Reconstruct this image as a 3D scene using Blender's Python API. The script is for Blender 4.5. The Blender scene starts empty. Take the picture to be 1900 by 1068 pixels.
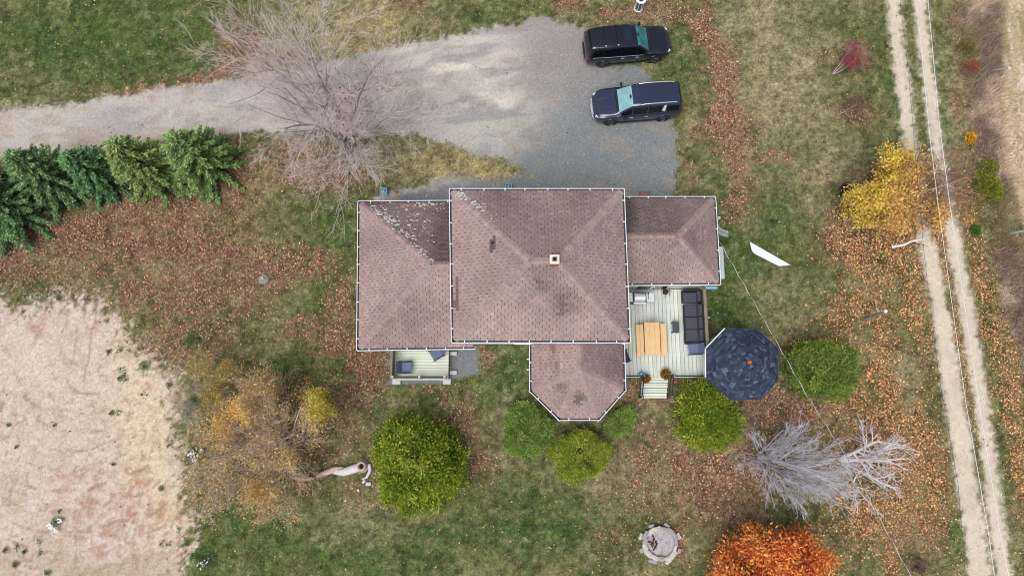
import bpy, bmesh, math, random
import numpy as np
from mathutils import Vector, Matrix

# ------------------------------------------------------------------ camera, sky, sun, exposure
SC = bpy.context.scene
COL = SC.collection
CAM_H = 35.5
PITCH = math.radians(11.0)
cam_data = bpy.data.cameras.new('camera')
cam_data.sensor_width = 36.0
cam_data.lens = 24.0
cam_data.clip_start = 0.5
cam_data.clip_end = 2000.0
cam = bpy.data.objects.new('camera', cam_data)
cam.location = (0, 0, CAM_H)
cam.rotation_euler = (PITCH, 0, 0)
COL.objects.link(cam)
SC.camera = cam

SUN_EL, SUN_AZ = math.radians(66), math.radians(214)      # soft light from the south-west
world = bpy.data.worlds.new('World')
SC.world = world
world.use_nodes = True
wn, wl = world.node_tree.nodes, world.node_tree.links
wn.clear()
wo = wn.new('ShaderNodeOutputWorld')
bg = wn.new('ShaderNodeBackground')
sky = wn.new('ShaderNodeTexSky')
sky.sky_type = 'NISHITA'
sky.sun_disc = False
sky.sun_elevation = SUN_EL
sky.sun_rotation = SUN_AZ
sky.dust_density = 3.0
hsv = wn.new('ShaderNodeHueSaturation')                   # overcast: nearly grey sky
hsv.inputs['Saturation'].default_value = 0.36
wl.new(sky.outputs['Color'], hsv.inputs['Color'])
wl.new(hsv.outputs['Color'], bg.inputs['Color'])
bg.inputs['Strength'].default_value = 0.058
wl.new(bg.outputs['Background'], wo.inputs['Surface'])

sun_data = bpy.data.lights.new('sun', 'SUN')
sun_data.energy = 1.5
sun_data.angle = math.radians(42)
sun_data.color = (1.0, 0.975, 0.955)
sun = bpy.data.objects.new('sun', sun_data)
sd = Vector((math.sin(SUN_AZ) * math.cos(SUN_EL), math.cos(SUN_AZ) * math.cos(SUN_EL), math.sin(SUN_EL)))
sun.rotation_euler = sd.to_track_quat('Z', 'Y').to_euler()
COL.objects.link(sun)

SC.view_settings.view_transform = 'Standard'
SC.view_settings.look = 'None'
SC.view_settings.gamma = 1.0
SC.view_settings.use_curve_mapping = False
SC.view_settings.exposure = 0.84
SC.cycles.filter_width = 1.0

# ------------------------------------------------------------------ helpers
F_PX = 1900 * 24.0 / 36.0
CP, SP = math.cos(PITCH), math.sin(PITCH)

def at(px, py, z=0.0):
    """the point at height z that lies at this place of the survey picture (1900 x 1068)"""
    u, v = (px - 950) / F_PX, (534 - py) / F_PX
    t = (CAM_H - z) / (CP - v * SP)
    return Vector((u * t, (v * CP + SP) * t, z))

def to_px(x, y, z=0.0):
    dz = CAM_H - z
    zc = CP * dz + SP * y
    yc = CP * y - SP * dz
    return 950 + F_PX * x / zc, 534 - F_PX * yc / zc

def S(r, g, b, k=1.0):
    def f(c):
        c /= 255.0
        return (c / 12.92 if c <= 0.04045 else ((c + 0.055) / 1.055) ** 2.4) * k
    return (f(r), f(g), f(b))

def S_np(a):
    a = np.asarray(a, float) / 255.0
    return np.where(a <= 0.04045, a / 12.92, ((a + 0.055) / 1.055) ** 2.4)

_tab = np.random.default_rng(5).random((8, 256, 256))
def vnoise(x, y, seed=0):
    t = _tab[seed % 8]
    xi, yi = np.floor(x).astype(int), np.floor(y).astype(int)
    fx, fy = x - xi, y - yi
    fx, fy = fx * fx * (3 - 2 * fx), fy * fy * (3 - 2 * fy)
    a, b = t[xi & 255, yi & 255], t[(xi + 1) & 255, yi & 255]
    c, d = t[xi & 255, (yi + 1) & 255], t[(xi + 1) & 255, (yi + 1) & 255]
    return (a * (1 - fx) + b * fx) * (1 - fy) + (c * (1 - fx) + d * fx) * fy

def fbm(x, y, s, seed=0, octv=4):
    out, amp, tot = 0, 1.0, 0.0
    for k in range(octv):
        out = out + amp * vnoise(x * s * 2 ** k + 17.3 * k + seed * 31.7, y * s * 2 ** k + 9.1 * k + seed * 11.9, seed + k)
        tot += amp
        amp *= 0.55
    return out / tot

def sstep(a, b, x):
    t = np.clip((x - a) / (b - a), 0, 1)
    return t * t * (3 - 2 * t)

def poly_sd(px, py, poly):
    """signed distance, positive inside"""
    P = np.asarray(poly, float)
    d2 = np.full(px.shape, 1e18)
    ins = np.zeros(px.shape, bool)
    for i in range(len(P)):
        ax, ay = P[i]
        bx, by = P[(i + 1) % len(P)]
        ex, ey = bx - ax, by - ay
        t = np.clip(((px - ax) * ex + (py - ay) * ey) / (ex * ex + ey * ey + 1e-9), 0, 1)
        d2 = np.minimum(d2, (px - ax - t * ex) ** 2 + (py - ay - t * ey) ** 2)
        c = ((ay > py) != (by > py)) & (px < (bx - ax) * (py - ay) / (by - ay + 1e-12) + ax)
        ins ^= c
    d = np.sqrt(d2)
    return np.where(ins, d, -d)

def line_d(px, py, pts, w):
    """half width minus the distance to a polyline; positive inside"""
    best = np.full(px.shape, -1e9)
    for i in range(len(pts) - 1):
        (ax, ay), (bx, by) = pts[i], pts[i + 1]
        ex, ey = bx - ax, by - ay
        t = np.clip(((px - ax) * ex + (py - ay) * ey) / (ex * ex + ey * ey), 0, 1)
        d = np.hypot(px - ax - t * ex, py - ay - t * ey)
        best = np.maximum(best, w[i] + (w[i + 1] - w[i]) * t - d)
    return best

def blobs(px, py, lst):
    out = np.zeros(px.shape)
    for (cx, cy, rx, ry, ang, s) in lst:
        c, sn = math.cos(math.radians(ang)), math.sin(math.radians(ang))
        dx, dy = px - cx, py - cy
        u, v = (dx * c + dy * sn) / rx, (-dx * sn + dy * c) / ry
        out = 1 - (1 - out) * (1 - s * np.exp(-(u * u + v * v) ** 1.3 * 0.9))
    return out

def np_mesh(name, V, faces, C=None, smooth=False):
    me = bpy.data.meshes.new(name)
    V = np.asarray(V, np.float32)
    if not isinstance(faces, list):
        faces = [faces]
    faces = [np.asarray(f, np.int32) for f in faces if len(f)]
    me.vertices.add(len(V))
    me.vertices.foreach_set('co', V.ravel())
    loops = np.concatenate([f.ravel() for f in faces])
    starts, o = [], 0
    for f in faces:
        n, k = f.shape
        starts.append(o + np.arange(n) * k)
        o += n * k
    me.loops.add(len(loops))
    me.loops.foreach_set('vertex_index', loops)
    starts = np.concatenate(starts).astype(np.int32)
    me.polygons.add(len(starts))
    me.polygons.foreach_set('loop_start', starts)
    me.polygons.foreach_set('use_smooth', np.full(len(starts), smooth))
    me.update(calc_edges=True)
    if C is not None:
        C = np.asarray(C, np.float32)
        if C.shape[1] == 3:
            C = np.hstack([C, np.ones((len(C), 1), np.float32)])
        ca = me.color_attributes.new('Col', 'FLOAT_COLOR', 'POINT')
        ca.data.foreach_set('color', C.ravel())
    return me

def link(name, me, m=None, parent=None, loc=None, rot=None):
    o = bpy.data.objects.new(name, me)
    COL.objects.link(o)
    if m is not None and me is not None and len(me.materials) == 0:
        for mm in (m if isinstance(m, (list, tuple)) else [m]):
            me.materials.append(mm)
    if parent is not None:
        o.parent = parent
    if loc is not None:
        o.location = loc
    if rot is not None:
        o.rotation_euler = rot
    return o

def tag(o, label=None, cat=None, group=None, kind=None):
    if label: o['label'] = label
    if cat: o['category'] = cat
    if group: o['group'] = group
    if kind: o['kind'] = kind
    return o

def thing(name, label, cat, loc=(0, 0, 0), rz=0.0, group=None):
    o = bpy.data.objects.new(name, None)
    COL.objects.link(o)
    o.empty_display_size = 0.2
    o.location = loc
    o.rotation_euler = (0, 0, rz)
    return tag(o, label, cat, group)

class MB:
    """collects shapes for ONE mesh object"""
    def __init__(self):
        self.v, self.f, self.s = [], [], []
    def add(self, vs, fs, smooth=False):
        o = len(self.v)
        self.v += [tuple(p) for p in vs]
        self.f += [tuple(i + o for i in f) for f in fs]
        self.s += [smooth] * len(fs)
        return self
    def box(self, c, size, rz=0.0, bev=0.0, rx=0.0, ry=0.0):
        sx, sy, sz = (s / 2 for s in size)
        M = Matrix.Translation(Vector(c)) @ Matrix.Rotation(rz, 4, 'Z') @ Matrix.Rotation(ry, 4, 'Y') @ Matrix.Rotation(rx, 4, 'X')
        if bev <= 0:
            vs = [M @ Vector((x, y, z)) for z in (-sz, sz) for x, y in ((-sx, -sy), (sx, -sy), (sx, sy), (-sx, sy))]
            fs = [(3, 2, 1, 0), (4, 5, 6, 7), (0, 1, 5, 4), (1, 2, 6, 5), (2, 3, 7, 6), (3, 0, 4, 7)]
            return self.add(vs, fs)
        b = min(bev, sx * .9, sy * .9, sz * .9)
        vs, rings = [], []
        for z, i in ((-sz, b), (-sz + b, 0), (sz - b, 0), (sz, b)):
            r = []
            for x, y, cx, cy in ((-1, -1, 0, 1), (-1, -1, 1, 0), (1, -1, 1, 0), (1, -1, 0, 1), (1, 1, 0, 1), (1, 1, 1, 0), (-1, 1, 1, 0), (-1, 1, 0, 1)):
                X, Y = sx - i * .5, sy - i * .5
                r.append(len(vs))
                vs.append(M @ Vector((x * (X - b * .6 * cx), y * (Y - b * .6 * cy), z)))
            rings.append(r)
        fs = [tuple(reversed(rings[0])), tuple(rings[-1])]
        for a, c2 in zip(rings, rings[1:]):
            for k in range(8):
                fs.append((a[k], a[(k + 1) % 8], c2[(k + 1) % 8], c2[k]))
        return self.add(vs, fs)
    def tube(self, pts, r, n=8, cap=True, smooth=True):
        pts = [Vector(p) for p in pts]
        rs = r if isinstance(r, (list, tuple)) else [r] * len(pts)
        vs, fs = [], []
        for i, p in enumerate(pts):
            t = (pts[min(i + 1, len(pts) - 1)] - pts[max(i - 1, 0)]).normalized()
            a = t.orthogonal() if abs(t.z) > .95 else t.cross(Vector((0, 0, 1)))
            a.normalize()
            b = t.cross(a)
            for k in range(n):
                an = 2 * math.pi * k / n
                vs.append(p + (a * math.cos(an) + b * math.sin(an)) * rs[i])
        for i in range(len(pts) - 1):
            for k in range(n):
                fs.append((i * n + k, (i + 1) * n + k, (i + 1) * n + (k + 1) % n, i * n + (k + 1) % n))
        self.add(vs, fs, smooth)
        if cap:
            self.add(vs[:n], [tuple(range(n))])
            self.add(vs[-n:], [tuple(reversed(range(n)))])
        return self
    def lathe(self, prof, c=(0, 0, 0), n=20, smooth=True, axis='Z'):
        vs, fs = [], []
        c = Vector(c)
        for r, z in prof:
            for k in range(n):
                a = 2 * math.pi * k / n
                q = (r * math.cos(a), r * math.sin(a), z)
                if axis == 'Y': q = (q[0], q[2], q[1])
                vs.append(c + Vector(q))
        for i in range(len(prof) - 1):
            for k in range(n):
                f = (i * n + k, i * n + (k + 1) % n, (i + 1) * n + (k + 1) % n, (i + 1) * n + k)
                fs.append(tuple(reversed(f)) if axis == 'Y' else f)
        return self.add(vs, fs, smooth)
    def prism(self, poly, z0, z1):
        """poly counter-clockwise [(x, y)]"""
        n = len(poly)
        vs = [(x, y, z0) for x, y in poly] + [(x, y, z1) for x, y in poly]
        fs = [tuple(reversed(range(n))), tuple(range(n, 2 * n))] + [(i, (i + 1) % n, n + (i + 1) % n, n + i) for i in range(n)]
        return self.add(vs, fs)
    def build(self, name, m, parent=None, loc=None, rot=None, bevel=0.0):
        me = bpy.data.meshes.new(name)
        me.from_pydata(self.v, [], self.f)
        me.polygons.foreach_set('use_smooth', self.s)
        me.update()
        o = link(name, me, m, parent, loc, rot)
        if bevel > 0:
            b = o.modifiers.new('bevel', 'BEVEL')
            b.width = bevel
            b.segments = 2
            b.limit_method = 'ANGLE'
        return o

def mat(name, col, rough=0.6, metal=0.0, noise=0.0, nscale=8.0, bump=0.0, bscale=40.0, attr=False, coat=0.0, spec=0.5, sheen=0.0, stretch=None, trans=0.0, ndet=4.0, col2=None):
    m = bpy.data.materials.new(name)
    m.use_nodes = True
    N, L = m.node_tree.nodes, m.node_tree.links
    b = N['Principled BSDF']
    b.inputs['Roughness'].default_value = rough
    b.inputs['Metallic'].default_value = metal
    b.inputs['Coat Weight'].default_value = coat
    b.inputs['Coat Roughness'].default_value = 0.06
    b.inputs['Specular IOR Level'].default_value = spec
    tc = N.new('ShaderNodeTexCoord')
    vec = tc.outputs['Object']
    if stretch:
        mp = N.new('ShaderNodeMapping')
        mp.inputs['Scale'].default_value = stretch
        L.new(vec, mp.inputs['Vector'])
        vec = mp.outputs['Vector']
    if attr:
        a = N.new('ShaderNodeAttribute')
        a.attribute_name = 'Col'
        src = a.outputs['Color']
    else:
        rgb = N.new('ShaderNodeRGB')
        rgb.outputs[0].default_value = (*col, 1)
        src = rgb.outputs[0]
    if noise > 0 or col2:
        nt = N.new('ShaderNodeTexNoise')
        nt.inputs['Scale'].default_value = nscale
        nt.inputs['Detail'].default_value = ndet
        nt.inputs['Roughness'].default_value = 0.65
        L.new(vec, nt.inputs['Vector'])
        if col2:
            mx = N.new('ShaderNodeMix')
            mx.data_type = 'RGBA'
            mr = N.new('ShaderNodeMapRange')
            mr.inputs['From Min'].default_value = 0.4
            mr.inputs['From Max'].default_value = 0.65
            L.new(nt.outputs['Fac'], mr.inputs['Value'])
            L.new(mr.outputs[0], mx.inputs['Factor'])
            L.new(src, mx.inputs['A'])
            mx.inputs['B'].default_value = (*col2, 1)
            src = mx.outputs['Result']
        if noise > 0:
            mr = N.new('ShaderNodeMapRange')
            mr.inputs['From Min'].default_value = 0.25
            mr.inputs['From Max'].default_value = 0.75
            mr.inputs['To Min'].default_value = 1 - noise
            mr.inputs['To Max'].default_value = 1 + noise
            L.new(nt.outputs['Fac'], mr.inputs['Value'])
            mm = N.new('ShaderNodeVectorMath')
            mm.operation = 'SCALE'
            L.new(src, mm.inputs[0])
            L.new(mr.outputs[0], mm.inputs['Scale'])
            src = mm.outputs[0]
    L.new(src, b.inputs['Base Color'])
    if bump > 0:
        nb = N.new('ShaderNodeTexNoise')
        nb.inputs['Scale'].default_value = bscale
        nb.inputs['Detail'].default_value = 5
        L.new(vec, nb.inputs['Vector'])
        bp = N.new('ShaderNodeBump')
        bp.inputs['Strength'].default_value = bump
        bp.inputs['Distance'].default_value = 0.02
        L.new(nb.outputs['Fac'], bp.inputs['Height'])
        L.new(bp.outputs['Normal'], b.inputs['Normal'])
    if trans > 0:
        tr = N.new('ShaderNodeBsdfTranslucent')
        L.new(src, tr.inputs['Color'])
        ms = N.new('ShaderNodeMixShader')
        ms.inputs[0].default_value = trans
        L.new(b.outputs[0], ms.inputs[1])
        L.new(tr.outputs[0], ms.inputs[2])
        L.new(ms.outputs[0], N['Material Output'].inputs['Surface'])
    return m
# ------------------------------------------------------------------ the ground
LOT = [(-700, 250), (-400, 240), (0, 208), (110, 195), (230, 178), (330, 158), (430, 150), (560, 125), (700, 92), (770, 76), (860, 62), (955, 44), (985, 30), (1040, 40),
       (1090, 50), (1110, 120), (1190, 128), (1222, 160), (1245, 225), (1258, 280), (1250, 380), (1000, 400), (990, 326), (945, 300), (890, 285),
       (820, 262), (760, 248), (600, 244), (480, 244), (420, 254), (300, 262), (150, 286), (0, 302), (-400, 345), (-700, 360)]
STRIP = [(700, 364), (760, 345), (835, 330), (900, 338), (1000, 325), (1000, 420), (690, 420)]
PAD = [(722, 640), (886, 640), (888, 694), (840, 702), (832, 712), (722, 712)]
TRL = [(1645, -260), (1654, -50), (1664, 60), (1676, 160), (1692, 290), (1710, 400), (1738, 530), (1762, 680), (1785, 830), (1808, 980), (1822, 1100), (1850, 1300)]
TRLW = [9, 11, 12, 13, 13, 14, 15, 17, 19, 20, 21, 22]
TRR = [(1690, -260), (1701, -50), (1712, 60), (1727, 170), (1744, 300), (1767, 420), (1790, 550), (1813, 690), (1836, 850), (1856, 1010), (1868, 1110), (1890, 1300)]
TRRW = [9, 11, 12, 12, 12, 13, 14, 14, 15, 15, 16, 17]
SAND = [(-900, 575), (0, 562), (60, 566), (150, 558), (190, 566), (222, 598), (240, 640), (275, 668), (318, 700), (322, 760), (318, 820), (340, 870), (342, 930), (362, 960), (350, 1000),
        (338, 1040), (332, 1110), (330, 1500), (-900, 1500)]
FIELD = [(1846, -300), (1852, -50), (1860, 60), (1862, 200), (1868, 300), (1880, 370), (1898, 430), (1960, 560), (2700, 700), (2700, -300)]
BRUSH = [(1770, -300), (1772, 60), (1788, 150), (1800, 250), (1818, 330), (1836, 400), (1840, 480), (1860, 560), (1885, 640), (1930, 730), (2700, 1000), (2700, 700), (1960, 560), (1898, 430), (1880, 370), (1864, 250), (1858, 60), (1852, -300)]

LUSH = [(150, 70, 330, 105, -8, .95), (330, 60, 120, 70, 0, .6), (905, 25, 85, 26, 0, .75), (1270, 95, 40, 60, 0, .7), (545, 580, 70, 38, -20, .85), (605, 480, 40, 90, 10, .75), (640, 400, 60, 60, 0, .6),
        (1322, 330, 30, 60, 0, .75), (1370, 480, 70, 70, 0, .8), (1360, 575, 60, 40, 0, .7), (480, 1000, 110, 70, 0, .9), (380, 1045, 40, 50, 0, .9), (640, 1020, 160, 70, 0, .7), (830, 740, 100, 30, 0, .7), (940, 730, 40, 40, 0, .6),
        (560, 690, 120, 50, 0, .85), (840, 690, 60, 30, 0, .6), (950, 690, 40, 60, 0, .6), (1500, 470, 60, 60, 0, .5), (1340, 440, 40, 60, 0, .8), (1330, 560, 40, 60, 0, .8), (680, 800, 60, 80, 0, .5), (1130, 770, 50, 20, 0, .4), (1510, 560, 60, 60, 0, .5), (1640, 150, 40, 120, 0, .6), (1445, 420, 60, 60, 0, .55), (1840, 640, 14, 140, -12, .6), (1860, 880, 14, 110, -8, .7), (1770, 1000, 30, 60, 0, .7), (1655, 720, 16, 40, 0, .5),
        (760, 715, 50, 14, 0, .5), (1750, 240, 14, 90, -5, .5), (900, 960, 200, 80, 0, .6), (1250, 230, 14, 60, 0, .5), (560, 520, 50, 40, 0, .4), (420, 900, 60, 40, 0, .6), (370, 880, 22, 60, 0, .6), (700, 1060, 200, 30, 0, .4), (1060, 980, 150, 70, 0, .55), (1800, 430, 12, 60, 0, .6)]
DRY = [(640, 50, 90, 90, 0, .9), (500, 60, 50, 90, 0, .35), (830, 305, 100, 34, 8, .85), (965, 335, 45, 16, 0, .7), (700, 90, 70, 30, 0, .6), (1450, 110, 110, 150, 0, .3), (1490, 120, 25, 20, 0, .9), (1380, 40, 70, 50, 0, .4), (1420, 260, 60, 80, 0, .28), (1560, 300, 60, 60, 0, .4),
       (120, 540, 90, 24, 0, .45), (1290, 800, 60, 40, 0, .6), (1140, 910, 80, 60, 0, .4), (940, 650, 18, 10, 0, .9), (1680, 700, 20, 60, -8, .7), (1690, 870, 16, 70, 0, .5), (700, 960, 70, 50, 0, .5), (940, 850, 22, 18, 0, .6), (1450, 560, 60, 60, 0, .4), (1400, 420, 40, 20, 0, .5),
       (1690, 1000, 60, 60, 0, .85), (1740, 930, 30, 30, 0, .5), (1770, 180, 22, 150, 0, .7), (1860, 1000, 25, 90, -8, .55), (760, 640, 20, 10, 0, .2), (330, 500, 60, 20, 0, .5), (1230, 250, 26, 30, 0, .5), (1210, 60, 30, 30, 0, .4), (330, 800, 26, 120, 0, .5), (1060, 120, 20, 60, 0, .4), (40, 190, 80, 8, -6, .9), (230, 184, 120, 8, -8, .7)]
LITTER = [(1322, 70, 22, 50, -25, .95), (1345, 150, 24, 60, 8, .95), (1345, 235, 34, 70, 0, .95), (1375, 290, 30, 70, 10, .75), (1345, 240, 60, 34, 0, .7), (1368, 372, 28, 38, 0, .95), (1445, 300, 26, 11, -10, .85), (1272, 325, 16, 36, 0, .7), (1300, 20, 30, 24, 30, .8),
          (450, 90, 46, 60, 10, .75), (395, 138, 66, 13, -12, .95), (290, 168, 90, 10, -10, .55), (520, 120, 50, 30, 0, .5), (160, 170, 60, 10, 0, .25), (480, 130, 60, 30, 0, .7),
          (60, 490, 160, 60, -4, .65), (250, 440, 130, 50, -8, .7), (350, 400, 110, 50, 0, .75), (390, 480, 90, 44, 0, .8), (500, 500, 90, 44, 0, .85), (590, 490, 40, 24, 0, .6), (430, 330, 44, 70, 0, .75), (310, 540, 120, 44, 0, .75), (440, 560, 60, 40, 0, .6), (560, 606, 60, 24, 0, .85), (630, 640, 44, 24, 0, .9),
          (690, 682, 36, 46, 0, .95), (665, 735, 36, 26, 0, .85), (640, 560, 26, 50, 0, .7), (380, 620, 70, 60, 0, .6), (300, 640, 60, 40, 0, .5),
          (560, 300, 110, 50, 0, .55), (640, 335, 80, 22, 0, .4), (850, 785, 34, 60, 0, .75), (872, 862, 64, 34, 0, .6), (790, 722, 30, 10, 0, .85), (900, 665, 14, 24, 0, .8), (650, 800, 40, 40, 0, .4), (700, 900, 60, 50, 0, .4),
          (1190, 800, 26, 70, 0, .35), (1240, 840, 60, 44, 0, .55), (1330, 880, 60, 44, 0, .7), (1480, 758, 80, 42, 0, .95), (1400, 740, 60, 20, 0, .7), (1250, 910, 150, 60, 0, .45), (1420, 860, 110, 60, 0, .75), (1350, 950, 50, 30, 0, .5), (1275, 716, 46, 18, 0, .97), (1170, 718, 16, 24, 0, .9), (1240, 745, 30, 10, 0, .5), (1150, 1010, 60, 40, 0, .3), (1265, 1010, 14, 50, 0, .7),
          (1642, 690, 26, 120, -5, .97), (1610, 745, 50, 60, 0, .7), (1560, 600, 100, 50, 0, .55), (1600, 560, 44, 30, 0, .6), (1650, 850, 80, 100, 0, .85), (1725, 880, 30, 130, -8, .92), (1690, 960, 60, 44, 0, .85), (1590, 960, 70, 60, 0, .75), (1660, 1020, 16, 80, -6, .85), (1700, 560, 24, 120, -12, .75),
          (1766, 560, 14, 230, -10, .65), (1740, 390, 20, 80, 0, .9), (1830, 560, 26, 170, -12, .7), (1885, 740, 24, 130, -8, .85), (1890, 860, 20, 90, -8, .9), (1775, 120, 12, 160, 0, .5), (1805, 300, 20, 120, 0, .45), (1680, 390, 110, 80, 0, .8), (1600, 450, 70, 40, 0, .9), (1640, 500, 70, 30, 0, .75), (1560, 110, 40, 30, 0, .4), (1600, 210, 40, 30, 0, .5), (1500, 660, 60, 30, 0, .4),
          (1205, 30, 50, 22, 0, .6), (1250, 20, 36, 20, 0, .6), (1135, 36, 20, 14, 0, .8), (1060, 12, 30, 20, 0, .7), (760, 4, 20, 14, 0, .7), (880, 14, 20, 14, 0, .2), (500, 800, 140, 110, 0, .45), (150, 410, 160, 26, -14, .9), (10, 440, 60, 40, 0, .8)]
DARK = [(1340, 620, 30, 20, 0, .6), (1160, 640, 26, 100, 0, .2), (1075, 800, 110, 20, 0, .45), (1590, 455, 60, 34, 0, .6), (790, 1200, 10, 10, 0, 0), (1560, 355, 16, 14, 0, .6), (1700, 1040, 22, 14, 40, .5)]  # dark ground patches; the one below the bay is painted overhang shade
MOSS = [(360, 590, 24, 34, 0, .5), (365, 632, 18, 16, 0, .8), (420, 585, 60, 10, 30, .5), (75, 540, 50, 20, 0, .5), (350, 850, 24, 12, 0, .6), (370, 920, 16, 60, 0, .5), (395, 575, 20, 20, 0, .4)]
RUST = [(75, 595, 20, 20, 0, .45), (250, 900, 40, 30, 0, .4), (300, 960, 50, 26, 0, .35), (150, 885, 60, 14, -10, .25), (270, 720, 16, 12, 45, .4), (180, 950, 120, 40, 0, .28), (190, 600, 18, 8, 0, .5), (210, 632, 12, 8, 0, .5), (100, 800, 160, 50, 0, .12), (230, 1020, 90, 40, 0, .35)]
YSAND = [(270, 800, 50, 130, -6, .75), (310, 960, 40, 50, 0, .7), (235, 640, 26, 60, 0, .55), (60, 720, 40, 60, 0, .1)]

def fields(x, y):
    """what lies at a point of the ground: surface masks and the soil colour"""
    px, py = to_px(x, y, 0)
    n1 = fbm(x, y, 0.22, 1) - .5
    n2 = fbm(x, y, 0.9, 2) - .5
    n3 = fbm(x, y, 3.2, 3) - .5
    wob = n2 * 26 + n3 * 14
    d = {}
    lot = poly_sd(px, py, LOT) + wob * .75
    strip = np.where(py < 372, poly_sd(px, py, STRIP) + wob * .9, -50)
    strip = np.where((py >= 372) & (px > 690) & (px < 1240) & (py < 420), 20, strip)
    pad = poly_sd(px, py, PAD) + n3 * 5
    sand = poly_sd(px, py, SAND) + wob * 1.5 + n3 * 22
    tl = line_d(px, py, TRL, TRLW) + n3 * 9 + n2 * 5
    tr = line_d(px, py, TRR, TRRW) + n3 * 9 + n2 * 5
    field = poly_sd(px, py, FIELD) + wob * .8
    brush = poly_sd(px, py, BRUSH) + wob * 1.6
    d['lot'], d['strip'], d['pad'], d['sand'], d['tl'], d['tr'], d['field'], d['brush'] = lot, strip, pad, sand, tl, tr, field, brush
    jx, jy = px + n2 * 50 + n3 * 26, py + n1 * 30 + n3 * 26
    lush, dry, lit = blobs(jx, jy, LUSH), blobs(jx, jy, DRY), blobs(jx, jy, LITTER)
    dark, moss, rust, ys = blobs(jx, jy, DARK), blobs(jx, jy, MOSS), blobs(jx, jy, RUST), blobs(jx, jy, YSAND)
    sh = px.shape + (1,)
    def mixc(c, rgb, w):
        return c * (1 - w.reshape(sh)) + S_np(rgb) * w.reshape(sh)
    c = np.zeros(px.shape + (3,)) + S_np((98, 100, 62))
    c = mixc(c, (132, 124, 90), np.clip(sstep(.42, .72, fbm(x, y, .5, 4)) * .8, 0, 1))
    c = mixc(c, (78, 86, 46), np.clip(sstep(.5, .75, fbm(x, y, .7, 5)) * .7, 0, 1))
    c = mixc(c, (172, 160, 132), np.clip(dry * (.62 + n2 * 1.2), 0, 1))
    gold = np.clip(blobs(px, py, [(650, 60, 100, 90, 0, .6), (840, 305, 100, 34, 8, .55), (970, 335, 50, 16, 0, .4)]) * (.7 + n2 * 2), 0, 1)
    c = mixc(c, (168, 152, 98), gold)
    lg = np.clip(lush * (.85 + n2 * 1.1), 0, 1)
    c = mixc(c, (78, 98, 50), lg)
    c = mixc(c, (58, 84, 48), np.clip(lg * sstep(.5, .7, fbm(x, y, .6, 6)) * .8, 0, 1))
    c = mixc(c, (152, 150, 116), np.clip(sstep(.62, .8, fbm(x, y, 1.6, 7)) * .35, 0, 1))
    lit = np.clip(lit * (.95 + n2 * 1.3 + n3 * 1.5), 0, 1)
    warm = np.clip(sstep(1470, 1600, px) * sstep(300, 420, py), 0, 1)
    c = mixc(c, (116, 90, 78), np.clip(lit * .72, 0, 1) * (1 - warm))
    c = mixc(c, (112, 82, 56), np.clip(lit * .55, 0, 1) * warm)
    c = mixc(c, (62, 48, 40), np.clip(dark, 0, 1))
    c = mixc(c, (66, 84, 52), np.clip(moss * (1 + n3), 0, 1))
    grain = fbm(x, y, 4.2, 5, 3) - .5
    c = c * (1 + np.clip(grain * 1.5, -.5, .7))[..., None]
    thin = sstep(.56, .7, fbm(x + 9, y, 2.4, 1, 3)) * (1 - .8 * lg)
    c = mixc(c, (166, 154, 124), thin * .28)
    # brush strip and straw field along the east side
    wb = sstep(-.5, .5, brush / 22 + (fbm(x, y, 3.0, 3, 3) - .5) * 2)
    bc = np.zeros_like(c) + S_np((132, 114, 102))
    bc = mixc(bc, (186, 166, 148), sstep(.42, .66, fbm(x, y, .8, 3)))
    bc = mixc(bc, (100, 82, 74), sstep(.52, .7, fbm(x, y, 1.4, 7)) * .7)
    bc = mixc(bc, (118, 112, 70), sstep(.55, .7, fbm(x + 40, y, .45, 5)) * .6)
    c = c * (1 - wb.reshape(sh)) + bc * wb.reshape(sh)
    wf = sstep(-8, 12, field)
    fc = np.zeros_like(c) + S_np((196, 176, 150))
    fc = mixc(fc, (160, 150, 108), sstep(.5, .66, fbm(x * 2.2, y * .35, .8, 2)) * .8)
    fc = mixc(fc, (214, 200, 180), sstep(.5, .7, fbm(x * 2.2, y * .4, 1.1, 6)) * .8)
    c = c * (1 - wf.reshape(sh)) + fc * wf.reshape(sh)
    # bare sand
    ws = sstep(-.5, .5, sand / 38 + (fbm(x, y, 5.5, 4, 3) - .5) * 2.6)
    sc = np.zeros_like(c) + S_np((203, 186, 175))
    sc = mixc(sc, (214, 196, 164), np.clip(ys * (1 + n2), 0, 1))
    sc = mixc(sc, (184, 162, 146), np.clip(sstep(.5, .7, fbm(x, y, 2.6, 4)) * .6, 0, 1))
    sc = mixc(sc, (156, 128, 108), np.clip(sstep(.6, .72, fbm(x, y, 4.5, 6, 3)) * .6 * sstep(.4, .6, fbm(x, y, .5, 1)), 0, 1))
    sc = mixc(sc, (160, 108, 84), np.clip(rust * (.55 + n3 * 6), 0, .7))
    arcs = np.sin((np.hypot(x + 22 + n1 * 6, y - 4.5 + n2 * .5) + n2 * .35) * 6.5)
    sc = mixc(sc, (158, 134, 116), np.clip(sstep(.80, .98, arcs) * sstep(.38, .5, fbm(x, y, .4, 5)) * sstep(.38, .55, fbm(x, y, 2.4, 1)), 0, 1) * .8)
    vert = np.sin((x + n2 * .5) * 9 + n1 * 6)
    sc = mixc(sc, (164, 140, 122), np.clip(sstep(.88, .99, vert) * sstep(.5, .6, fbm(x, y, .45, 2)) * sstep(.42, .55, fbm(x, y * .5, 2.0, 3)), 0, 1) * .7)
    sc = mixc(sc, (160, 146, 118), np.clip(sstep(1000, 1080, py) * .5 + n2, 0, .6))
    c = c * (1 - ws.reshape(sh)) + sc * ws.reshape(sh)
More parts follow.
